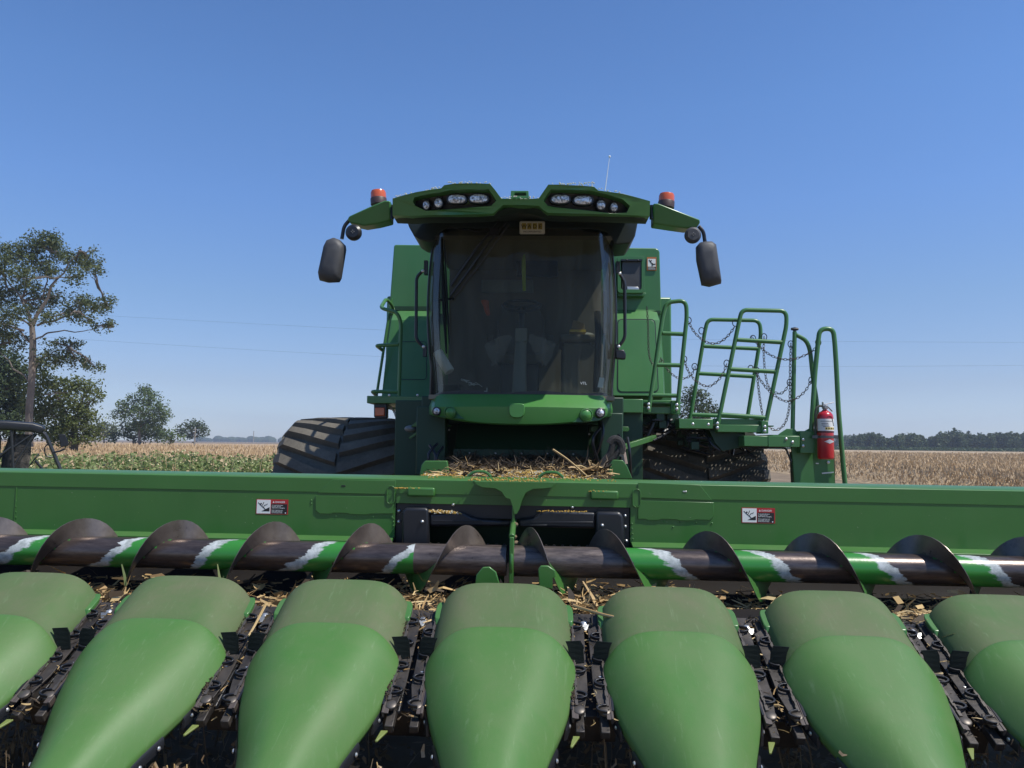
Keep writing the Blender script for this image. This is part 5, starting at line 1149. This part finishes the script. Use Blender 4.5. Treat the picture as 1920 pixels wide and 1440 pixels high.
for x, y in ((1474, 823), (1486, 829), (1506, 824), (1506, 836), (1299, 795), (1328, 796)): mb = MB(); mb.bolt(at(x, y, 7.497), .014); part(mb, 'bolt', zinc)
for x, y in ((1216, 758), (1216, 765), (1269, 759), (1269, 767), (1345, 794), (1345, 802), (1434, 800), (1434, 808)): mb = MB(); mb.bolt(at(x, y, 7.555), .016); part(mb, 'bolt', zinc)
# ladder side plate
mb = ppr([(1484, 838), (1487, 870), (1490, 912), (1566, 914), (1563, 862), (1561, 812), (1530, 806), (1518, 808), (1500, 822)], 7.62, .03); lp_ = part(mb, 'ladder_side_plate', cabgreen, bevel=.004)
mb = MB(); mb.bar(at(1541, 887.5, 7.612), at(1563, 885.5, 7.612), .006, .012); mb.bolt(at(1553, 867, 7.61), .016); mb.box(*pbox(1530, 868, 1535, 870, 7.61, .01)); part(mb, 'bolt', zinc, lp_)
mb = MB(); a = at(1506, 905, 7.7); mb.prism([Vector((a.x - .0, 7.65, .35)), Vector((a.x, 7.65, 1.5)), Vector((a.x, 8.1, 1.5)), Vector((a.x, 8.0, .35))], (.015, 0, 0)); mb.prism([Vector((a.x + .28, 7.66, .35)), Vector((a.x + .28, 7.66, 1.5)), Vector((a.x + .28, 8.1, 1.5)), Vector((a.x + .28, 8.0, .35))], (.015, 0, 0))
for k in range(4): mb.box(a.x, a.x + .28, 7.7, 7.95, .4 + k * .28, .43 + k * .28)
part(mb, 'ladder_steps', MATS['feeder_dark_green'])
mb = MB(); mb.tube(crv([at(1365, 808, 7.8), at(1400, 838, 7.7), at(1440, 839, 7.6), at(1470, 840, 7.6), at(1478, 852, 7.6), at(1484, 866, 7.6)], 5), .010, 6); part(mb, 'brake_hose', black); mb = MB(); mb.tube(crv([at(1262, 806, 7.9), at(1245, 816, 7.7), at(1225, 826, 7.6)], 5), .010, 6)
part(mb, 'brake_hose', black); mb = MB(); mb.tube(crv([at(1320, 806, 7.8), at(1332, 830, 7.7), at(1350, 845, 7.7)], 5), .012, 6); part(mb, 'brake_hose', black)
# dark clutter under the platforms
mb = MB(); rg = random.Random(31)
for k in range(60):
    px = rg.uniform(1175, 1400); py = rg.uniform(778, 800) if px < 1270 else rg.uniform(810, 836); Y = rg.uniform(7.75, 8.3); c = at(px, py, Y)
    mb = MB()
    if k % 3: mb.tube(crv([c, c + Vector((rg.uniform(-.1, .1), rg.uniform(-.1, .1), rg.uniform(-.15, .05))), c + Vector((rg.uniform(-.25, .25), rg.uniform(-.1, .2), rg.uniform(-.2, .05)))], 4), rg.uniform(.008, .018), 6); part(mb, 'hydraulic_hose', black)
    else: w_ = rg.uniform(.02, .06); mb.box(c.x - w_, c.x + w_, c.y - .03, c.y + .05, c.z - w_, c.z + w_); part(mb, 'valve_block', MATS['feeder_dark_green'], bevel=.003)
mb = MB(); mb.prism(PX([(1268, 778), (1276, 785), (1276, 806), (1225, 800), (1180, 790), (1180, 776)], 7.95), (0, .3, 0)); part(mb, 'hydraulic_block', [MATS['feeder_dark_green']], bevel=.003); mb = MB(); mb.prism(PX([(1330, 806), (1395, 812), (1395, 838), (1355, 846), (1340, 830)], 7.7), (0, .2, 0))
part(mb, 'hydraulic_block', [MATS['feeder_dark_green']], bevel=.003)
mb = MB(); mb.bar(at(1170, 838, 7.5), at(1228, 820, 7.7), .05, .05); part(mb, 'support_strut', paint, bevel=.003)
# rails
YR = 7.62
def rail(name, paths, r_=.0215, Y=YR, rad=.16):
    mb = MB()
    for p_ in paths: mb.tube(fillet([at(x, y, Y if len(q) < 1 else q[0]) for x, y, *q in p_], rad, 7) if len(p_) > 2 else [at(x, y, Y if len(q) < 1 else q[0]) for x, y, *q in p_], r_, 10)
    return part(mb, name, cabgreen)
rail('hand_rail', [[(1216, 772), (1243, 590), (1250, 567), (1286, 563), (1288, 592), (1269, 775)], [(1242, 625), (1280, 626.5)], [(1232, 684), (1275, 685)], [(1222, 741), (1268, 742)]], rad=.11)
rail('hand_rail', [[(1294, 786), (1322, 620), (1327, 599), (1424, 601), (1427, 626), (1400, 792)], [(1317, 649), (1421, 654)], [(1308, 700), (1413, 706)], [(1297, 777), (1398, 782)]], Y=8.3)
rail('hand_rail', [[(1345, 800), (1386, 602), (1391, 581), (1474, 583), (1475, 608), (1433, 806)], [(1382, 637), (1466, 642)], [(1367, 692), (1453, 697)], [(1350, 777), (1434, 783)]])
rail('hand_rail', [[(1490, 622), (1486, 815)], [(1493, 628), (1512, 638), (1519, 657), (1524, 707), (1532, 755), (1532, 812)]], rad=.08)
rail('hand_rail', [[(1521, 808), (1528, 700), (1534, 640), (1537, 617), (1562, 616), (1565, 640), (1568, 686), (1572, 769), (1579, 850), (1587, 935)]], r_=.0235, Y=7.55, rad=.09)
mb = MB(); c = at(1490, 617, YR); mb.tube([c + Vector((-.035, 0, .0)), c, c + Vector((.035, 0, 0))], [.012, .02, .012], 8); mb.cyl(c, c - Vector((0, 0, .05)), .016, 8); part(mb, 'locking_knob', black)
def chain(pts, n=None, Y=YR, Y2=None):
    pp = crv([at(x, y, Y + ((Y2 or Y) - Y) * i / (len(pts) - 1)) for i, (x, y) in enumerate(pts)], 14); Ls = [0]
    for i in range(1, len(pp)): Ls.append(Ls[-1] + (pp[i] - pp[i - 1]).length)
    sp = .030; mb = MB(); k = 0; i = 0; n = int(Ls[-1] / sp)
    for j in range(n + 1):
        s = j * sp
        while i < len(pp) - 2 and Ls[i + 1] < s: i += 1
        p_ = pp[i].lerp(pp[i + 1], (s - Ls[i]) / max(1e-6, Ls[i + 1] - Ls[i])); d = (pp[i + 1] - pp[i]).normalized(); u = d.cross(Vector((0, 1, 0))).normalized(); v = d.cross(u)
        w_ = u if j % 2 else (v * .93 + u * .37)
        mb.tube([p_ + d * (.020 * math.cos(a) * (1 if abs(math.cos(a)) < .99 else 1)) + w_ * .0105 * math.sin(a) for a in [2 * math.pi * q / 8 for q in range(8)]], .0034, 4, closed=True)
    ch = part(mb, 'safety_chain', chainm, fix=False)
    return ch
def ring(x, y, Y=YR):
    mb = MB(); c = at(x, y, Y); mb.tube([c + Vector((.027 * math.cos(a), 0, .033 * math.sin(a))) for a in [2 * math.pi * q / 14 for q in range(14)]], .0045, 6, closed=True); part(mb, 'chain_ring', black)
z5 = lambda l: [(1240 + x / 4.8, 540 + y / 4.8) for x, y in l]
chain(z5([(245, 310), (300, 400), (370, 465), (440, 497), (520, 490), (600, 430), (665, 340)]))
chain(z5([(205, 650), (250, 760), (330, 850), (420, 885), (490, 850), (550, 780), (585, 690)]))
chain(z5([(820, 450), (880, 520), (960, 590), (1060, 635), (1170, 643), (1270, 615), (1370, 560), (1415, 480)]), Y2=7.55)
chain(z5([(830, 730), (900, 840), (980, 935), (1080, 1005), (1150, 1018), (1230, 985), (1300, 920), (1350, 830)]), Y2=7.55)
chain(z5([(925, 450), (922, 600), (940, 800), (975, 900), (1050, 950), (1110, 925), (1158, 840)]), Y=7.9, Y2=7.62)
chain(z5([(862, 760), (870, 860), (882, 960), (900, 1080), (912, 1150)]), Y=7.9)
chain(z5([(1166, 510), (1160, 700), (1158, 900), (1150, 1080), (1110, 1220), (1030, 1280), (960, 1240)]))
chain(z5([(-130, 180), (-120, 330), (-110, 600), (-60, 700), (0, 650)]), Y=8.4); chain(z5([(0, 640), (60, 740), (140, 805), (210, 812), (270, 780), (305, 710)]), Y=8.3)
for x, y in ((245, 292), (362, 385), (665, 315), (205, 640), (300, 708), (588, 678), (825, 455), (925, 440), (805, 725), (860, 745), (1165, 505), (1157, 850), (1412, 490), (1352, 830)): ring(1240 + x / 4.8, 540 + y / 4.8)
# ---- wheels
def wheel(cx, cy, Rr, w, nl, name='front_wheel'):
    mb = MB(); hw = w / 2; rt = Rr - .073
    prof = [(.50 * Rr, -hw * .80), (.62 * Rr, -hw * .97), (.78 * Rr, -hw * 1.0), (.88 * Rr, -hw * .96), (rt * .955, -hw * .9), (rt * .985, -hw * .6), (rt, 0), (rt * .985, hw * .6), (rt * .955, hw * .9), (.88 * Rr, hw * .96), (.78 * Rr, hw), (.62 * Rr, hw * .97), (.50 * Rr, hw * .80)]
    mb.lathe(prof, (cx, cy, Rr), (1, 0, 0), 64)
    def surf(xx, th, h):
        f_ = abs(xx) / hw; r_ = rt * (1 - .015 * (f_ / .6) ** 2 if f_ < .6 else 1 - .015 - .03 * ((f_ - .6) / .3) - (.06 * max(0, (f_ - .9) / .1)) ) + h
        return Vector((cx + xx, cy - r_ * math.cos(th), Rr + r_ * math.sin(th)))
    da = 2 * math.pi / nl
    for s in (-1, 1):
        for j in range(nl):
            t0 = (j + (.5 if s > 0 else 0)) * da; secs = []
            for i in range(8):
                q = i / 7; xx = s * hw * (.02 + .98 * q); th = t0 + da * 1.25 * (q ** 1.25); wd = da * (.235 + .05 * q + .10 * max(0, .25 - q) * 2); hh = .072 + .006 * q
                if q > .98: hh = .03
                secs.append([surf(xx, th - wd - .012, -.01), surf(xx, th - wd * .86, hh), surf(xx, th + wd * .86, hh), surf(xx, th + wd + .010, -.01)])
            mb.loft(secs, close=False, caps=True)
    ty = part(mb, name, tyrem, ang=30)
    mb = MB(); mb.lathe([(.50 * Rr, -hw * .8), (.46 * Rr, -hw * .5), (.46 * Rr, hw * .5), (.50 * Rr, hw * .8)], (cx, cy, Rr), (1, 0, 0), 40); mb.lathe([(.2, -.1), (.48 * Rr, -.05), (.48 * Rr, .05), (.2, .1)], (cx, cy, Rr), (1, 0, 0), 30); part(mb, 'rim', mat('rim_yellow', (.6, .45, .03), .5) if 'rim_yellow' not in MATS else MATS['rim_yellow'], ty)
wheel(-2.02, 9.1, .925, 1.48, 24); wheel(1.96, 9.1, .915, 1.40, 24)
wheel(-1.5, 13.2, .70, .6, 20, 'rear_wheel'); wheel(1.5, 13.2, .70, .6, 20, 'rear_wheel')
# ---- fire extinguisher
Yx = 7.46; c = at(1548.5, 861, Yx); X = at(1548.5, 861, Yx); s = Yx / F
bx = at(1548.5, 861, Yx); hgt = (861 - 771) * s * .99; r_ = 14.6 * s
E = empty('fire_extinguisher', (bx.x, Yx, bx.z), 'red fire extinguisher with white label strapped to the ladder post', 'fire extinguisher')
mb = MB(); mb.lathe([(r_ * .86, 0), (r_ * .97, .008), (r_, .02), (r_, hgt * .86), (r_ * .93, hgt * .92), (r_ * .7, hgt * .97), (r_ * .36, hgt), (r_ * .3, hgt + .01)], bx, (0, 0, 1), 32); mb.build('cylinder', red, E)
zz = lambda y: bx.z + (861 - y) * s
def wrap(z0, z1, rr, m, name, a0=-2.2, a1=-.45, par=E, mats=None):
    mb = MB(); mb.loft([[(bx.x + rr * math.cos(a0 + (a1 - a0) * k / 16), Yx + rr * math.sin(a0 + (a1 - a0) * k / 16), z) for k in range(17)] for z in (z0, z1)]); return mb.build(name, m, par, fix=False, solid=0)
wrap(zz(809), zz(787), r_ + .0012, whitelab, 'label_band', -3.0, -.15)
mb = MB()
def onc(px, z, rr): x = (px - 1548.5) * s; return Vector((bx.x + x, Yx - math.sqrt(max(1e-6, rr * rr - x * x)), z))
for y_, x0, x1 in ((791, 1537, 1557), (795, 1538, 1549), (798, 1538, 1550), (801, 1540, 1551)):
    mb.loft([[onc(x0 + (x1 - x0) * k / 6, zz(y_), r_ + .002), onc(x0 + (x1 - x0) * k / 6, zz(y_ + .9), r_ + .002)] for k in range(7)], 0)
for k in range(4): mb.loft([[onc(1543.5 + k * 4.6 + q, zz(802.5), r_ + .0022), onc(1543.5 + k * 4.6 + q, zz(807), r_ + .0022)] for q in (0, 1.9, 3.8)], 1); mb.loft([[onc(1544.3 + k * 4.6 + q, zz(803.5), r_ + .003), onc(1544.3 + k * 4.6 + q, zz(806), r_ + .003)] for q in (0, 1.1, 2.2)], 0)
mb.build('label_print', [blacklab, yellowlab], E, fix=False, smooth=False)
mb = MB(); mb.loft([[onc(1541 + 20 * q, zz(828.5 + 4 * (1 - abs(2 * q - 1))), r_ + .0015), onc(1541 + 20 * q, zz(828.5 - 4 * (1 - abs(2 * q - 1))), r_ + .0015)] for q in [k / 12 for k in range(13)]]); mb.build('diamond_label', mat('silver_label', (.5, .5, .5), .4), E, fix=False, smooth=False)
mb = MB(); mb.lathe([(r_ + .001, -.011), (r_ + .004, -.010), (r_ + .004, .010), (r_ + .001, .011)], (bx.x, Yx, zz(820)), (0, 0, 1), 32); mb.bar((bx.x + r_ - .02, Yx - .03, zz(820)), (bx.x + r_ + .03, Yx - .03, zz(820)), .02, .035); mb.bar((bx.x - r_ - .04, Yx + .02, zz(820)), (bx.x - r_ + .01, Yx - .02, zz(820)), .01, .03); st_ = mb.build('strap', mat('strap_dark_metal', (.12, .12, .12), .35, .6), E)
mb = MB(); mb.lathe([(r_ + .001, -.006), (r_ + .003, 0), (r_ + .001, .006)], (bx.x, Yx, zz(811)), (0, 0, 1), 32); mb.build('label_ring', black, E)
tz = bx.z + hgt
mb = MB(); mb.cyl((bx.x, Yx, tz), (bx.x, Yx, tz + .05), .018, 12); mb.lathe([(.018, 0), (.022, .004), (.022, .014), (.018, .018)], (bx.x + .002, Yx - .035, tz + .035), (0, 1, 0), 14); mb.box(bx.x - .024, bx.x - .012, Yx - .012, Yx + .012, tz + .02, tz + .085); mb.build('valve', mat('valve_metal', (.35, .34, .32), .35, .7), E, bevel=.002)
mb = MB(); mb.prism([(bx.x - .01, Yx - .008, tz + .065), (bx.x + .085, Yx - .008, tz + .088), (bx.x + .092, Yx - .008, tz + .080), (bx.x + .0, Yx - .008, tz + .056)], (0, .016, 0)); mb.build('top_lever', white, E, bevel=.003)
mb = MB(); mb.bar((bx.x + .02, Yx, tz + .05), (bx.x + .07, Yx, tz - .005), .016, .008); mb.build('carry_handle', mat('dull_metal', (.2, .2, .2), .4, .6), E, bevel=.002)
mb = MB(); mb.tube(crv([(bx.x - .02, Yx, tz + .045), (bx.x - .055, Yx, tz + .045), (bx.x - .085, Yx, tz + .01), (bx.x - .09, Yx + .01, tz - .1), (bx.x - .085, Yx + .02, tz - .25)], 6), .011, 8); mb.build('hose', mat('hose_olive', (.06, .07, .05), .6), E)
mb = MB(); mb.tube(crv([onc(1548, zz(782), r_ + .004), onc(1555, zz(783), r_ + .004), onc(1558, zz(790), r_ + .004), onc(1560, zz(800), r_ + .004)], 4), .0025, 5); mb.build('seal_wire', black, E)
# ---- crop lying on the feeder house and roof
cr = random.Random(77); mb = MB()
def topz(Y): return 1.30 + max(0, min(Y, 7.0) - 5.0) * .015 + max(0, Y - 7.0) * .18
def heap(X, Y): return .006 + .045 * max(0, noise.noise((X * 2.6, Y * .9, 4)) + .35) * min(1, (Y - 4.95) * 2)
for _ in range(6500):
    X = cr.uniform(-.64, .70); Y = 5.02 + 1.45 * cr.random() ** 1.1
    if noise.noise((X * 2.2, Y * 1.5, 11)) < -.38: continue
    kern(mb, (X, Y, topz(Y) + heap(X, Y) + cr.uniform(-.004, .006)), cr, 0 if cr.random() < .8 else 1, .0062)
mb.loft([[(x, 5.0 + .1 * j, topz(5 + .1 * j) + heap(x, 5.0 + .1 * j) - .004) for j in range(21)] for x in [-.65 + i * .035 for i in range(39)]], 2)
tag(mb.build('spilled_kernels', [kernm, chaffm, darkstraw], fix=False), 'heap of yellow corn kernels at the mouth of the feeder house', 'kernels', kind='stuff')
mb = MB()
for _ in range(110):
    X = cr.uniform(-.6, .62); Y = cr.uniform(5.3, 7.2); d = rvec(cr); d.z = abs(d.z) * .08
    blade(mb, (X, Y, topz(Y) + .02), d, cr.uniform(.06, .18), cr.uniform(.015, .035), cr, cr.choice((0, 1, 1, 1)), .5)
for _ in range(4200):
    X = cr.uniform(-.62, .60); Y = cr.uniform(6.35, 7.40); d = rvec(cr); d.z = abs(d.z) * .22
    blade(mb, (X, Y, topz(Y) + cr.uniform(.0, .03)), d, cr.uniform(.04, .2), cr.uniform(.004, .010), cr, 1 if cr.random() < .97 else 0, .4)
for _ in range(500):
    X = cr.uniform(-.62, .66); Y = cr.uniform(5.0, 6.6); d = rvec(cr); d.z = abs(d.z) * .3
    blade(mb, (X, Y, topz(Y) + .03 + cr.uniform(.0, .02)), d, cr.uniform(.02, .10), cr.uniform(.003, .008), cr, cr.choice((0, 1)), .4)
for _ in range(120):
    c = at(cr.uniform(1085, 1135), cr.uniform(876, 890), 5.5); d = rvec(cr); d.z *= .4; blade(mb, c, d, cr.uniform(.05, .14), .012, cr, cr.choice((0, 1)), .5)
tag(mb.build('husk_litter', [strawm, darkstraw], fix=False, smooth=False), 'tangled chaff, coloured dark as if in shade, piled on the feeder house below the cab', 'crop debris', kind='stuff')
stalk('corn_stalk', [at(1037, 843, 5.5), at(1065, 862, 5.4), at(1101, 893, 5.2)], .0075, .006, 'single pale stalk sticking up out of the feeder house litter')
stalk('corn_stalk', [at(937, 858, 5.7), at(945, 866, 5.7), at(970, 873, 5.6), at(1000, 880, 5.5)], .006, .004, 'dark bent stalk on the feeder house chaff', m=darkstraw)
stalk('corn_husk', [at(1085, 883, 5.3), at(1108, 878, 5.3), at(1119, 872, 5.3), at(1122, 866, 5.3)], .010, .003, 'curled tan corn husk on the heap right of centre', 'husk')
mb = MB()
for px0, px1, f_ in ((737, 833, lambda x: 372 - (x - 737) * .198), (836, 919, lambda x: 345.5), (940, 1010, lambda x: 373), (1030, 1114, lambda x: 347), (1122, 1165, lambda x: 357.5 + (x - 1122) * .13)):
    for _ in range(int((px1 - px0) * 2.2)):
        x = cr.uniform(px0, px1); p_ = atc(x, f_(x), lambda q: fY(q) + .09); kern(mb, p_ + Vector((0, cr.uniform(-.06, .3), cr.uniform(-.002, .006))), cr, 0, .0075)
tag(mb.build('roof_chaff', chaffm, fix=False), 'pale chaff and kernels scattered on the cab roof', 'crop debris', kind='stuff')
# ================================================================== UTILITY VEHICLE
YU = 17.5; su = YU / F
ux0 = at(60, 885, YU).x
U = empty('utility_vehicle', (at(100, 885, YU).x, YU, 0), 'black side-by-side utility vehicle parked behind the left end of the corn head', 'utility vehicle')
u = lambda x, y, Y=YU: at(x, y, Y)
for dy in (0, 1.35):
    mb = MB(); Yq = YU + dy; off = lambda v: v + Vector((0, 0, 0))
    q = lambda x, y: Vector((u(x, y).x, Yq, u(x, y).z))
    mb.tube(fillet([q(115, 887), q(100, 850), q(84, 812), q(60, 800), q(-70, 797)], .12), .035, 8); mb.tube([q(28, 885), q(24, 806)], .035, 8); mb.tube([q(-70, 800), q(-72, 890)], .035, 8); mb.tube([q(24, 838), q(0, 856), q(-20, 875)], .028, 8); mb.tube([q(28, 838), q(60, 815)], .02, 7); mb.tube([q(30, 870), q(66, 812)], .02, 7)
    mb.build('roll_cage', camo, U)
mb = MB(); z = u(40, 797).z; rx = u(86, 800).x; mb.loft([[(x, YU - .08 + 1.5 * t_, zz_ + .03 * math.sin(math.pi * t_)) for t_ in (0, .1, .5, .9, 1)] for x, zz_ in ((rx, z - .09), (rx - .08, z - .02), (rx - .3, z + .04), (rx - .9, z + .075), (rx - 1.9, z + .06))]); mb.build('roof', mat('utv_roof', (.012, .013, .016), .45), U, solid=.20, bevel=.04)
mb = MB(); mb.prism([u(104, 815, YU - .12), u(116, 813, YU - .12), u(123, 832, YU - .12), u(121, 836, YU - .12), u(108, 839, YU - .12)], (0, .08, 0)); mb.build('side_mirror', black, U, bevel=.012)
mb = MB(); mb.tube([u(98, 849, YU), u(108, 846, YU - .08), u(119, 841, YU - .08)], .022, 7); mb.build('mirror_bracket', black, U)
mb = MB(); mb.tube(fillet([u(90, 832), u(83, 840), u(86, 855), u(100, 858)], .05), .016, 7); mb.build('grab_handle', black, U)
mb = MB()
for sx in (30, -24):
    mb.loft([[u(sx + a, 890, YU + dy) for a, dy in ((0, .2), (34, .2), (34, .55), (0, .55))], [u(sx + 4 + a, 850, YU + dy) for a, dy in ((0, .2), (36, .2), (36, .55), (0, .55))], [u(sx + 18 + a, 815, YU + dy) for a, dy in ((-2, .24), (26, .24), (26, .52), (-2, .52))]], close=True, caps=True)
mb.build('seat', mat('utv_seat', (.05, .045, .042), .8, fn=varied((.02, .018, .017), (.12, .10, .085), 8, .4, .6)), U, bevel=.03)
mb = MB()
for i in range(14):
    t_ = i / 13; mb.tube([u(32 + 20 * t_, 832 + 4 * t_, YU + .01), u(34 + 32 * t_, 885 - 42 * t_ * t_, YU + .01)], .004, 4); mb.tube([u(31, 832 + 50 * t_, YU + .01), u(58 - 18 * abs(t_ - .4), 836 + 36 * t_, YU + .01)], .004, 4)
mb.build('side_net', utvmesh, U, fix=False)
mb = MB(); x0 = ux0; mb.prism([(x0 - 1.9, YU, .45), (x0 - 1.9, YU, .85), (x0 - .75, YU, .82), (x0 - .7, YU, .55), (x0 + .2, YU, .50), (x0 + .35, YU, .80), (x0 + .95, YU, .76), (x0 + 1.05, YU, .55), (x0 + .95, YU, .40)], (0, 1.4, 0)); mb.build('body', mat('utv_body', (.05, .06, .045), .5), U, bevel=.04)
mb = MB(); mb.tube([Vector((x0 + .28, YU + .45, .8)), Vector((x0 + .05, YU + .45, 1.05))], .03, 8); c = Vector((x0 + .03, YU + .45, 1.07)); n_ = Vector((-.8, 0, .6)).normalized(); mb.tube([c + (Vector((0, 1, 0)) * math.cos(a) + n_.cross(Vector((0, 1, 0))) * math.sin(a)) * .17 for a in [2 * math.pi * k / 20 for k in range(20)]], .015, 6, closed=True); mb.build('steering_wheel', black, U)
for xx in (x0 + .65, x0 - 1.45):
    for yy in (YU + .05, YU + 1.4):
        mb = MB(); mb.lathe([(.15, -.12), (.27, -.12), (.31, -.08), (.315, 0), (.31, .08), (.27, .12), (.15, .12)], (xx, yy, .31), (0, 1, 0), 28); w_ = mb.build('wheel', rubber, U); mb = MB(); mb.lathe([(.05, -.09), (.16, -.1), (.16, .1), (.05, .09)], (xx, yy, .31), (0, 1, 0), 20); mb.build('rim', zinc, w_)
U.rotation_euler.z = R(32); U.scale = (.85, .95, 1)
# ================================================================== HAZE
mb = MB(); mb.box(-700, 900, -40, 1900, -1.2, 60); hz = bpy.data.materials.new('haze'); hz.use_nodes = True; t = hz.node_tree; t.nodes.clear()
o = N(t, 'ShaderNodeOutputMaterial'); v = N(t, 'ShaderNodeVolumePrincipled'); v.inputs['Color'].default_value = (.80, .88, 1, 1); v.inputs['Density'].default_value = .0004; v.inputs['Anisotropy'].default_value = .2
t.links.new(v.outputs[0], o.inputs['Volume']); tag(mb.build('haze', hz, smooth=False), 'thin pale summer haze over the fields', 'haze', kind='stuff')
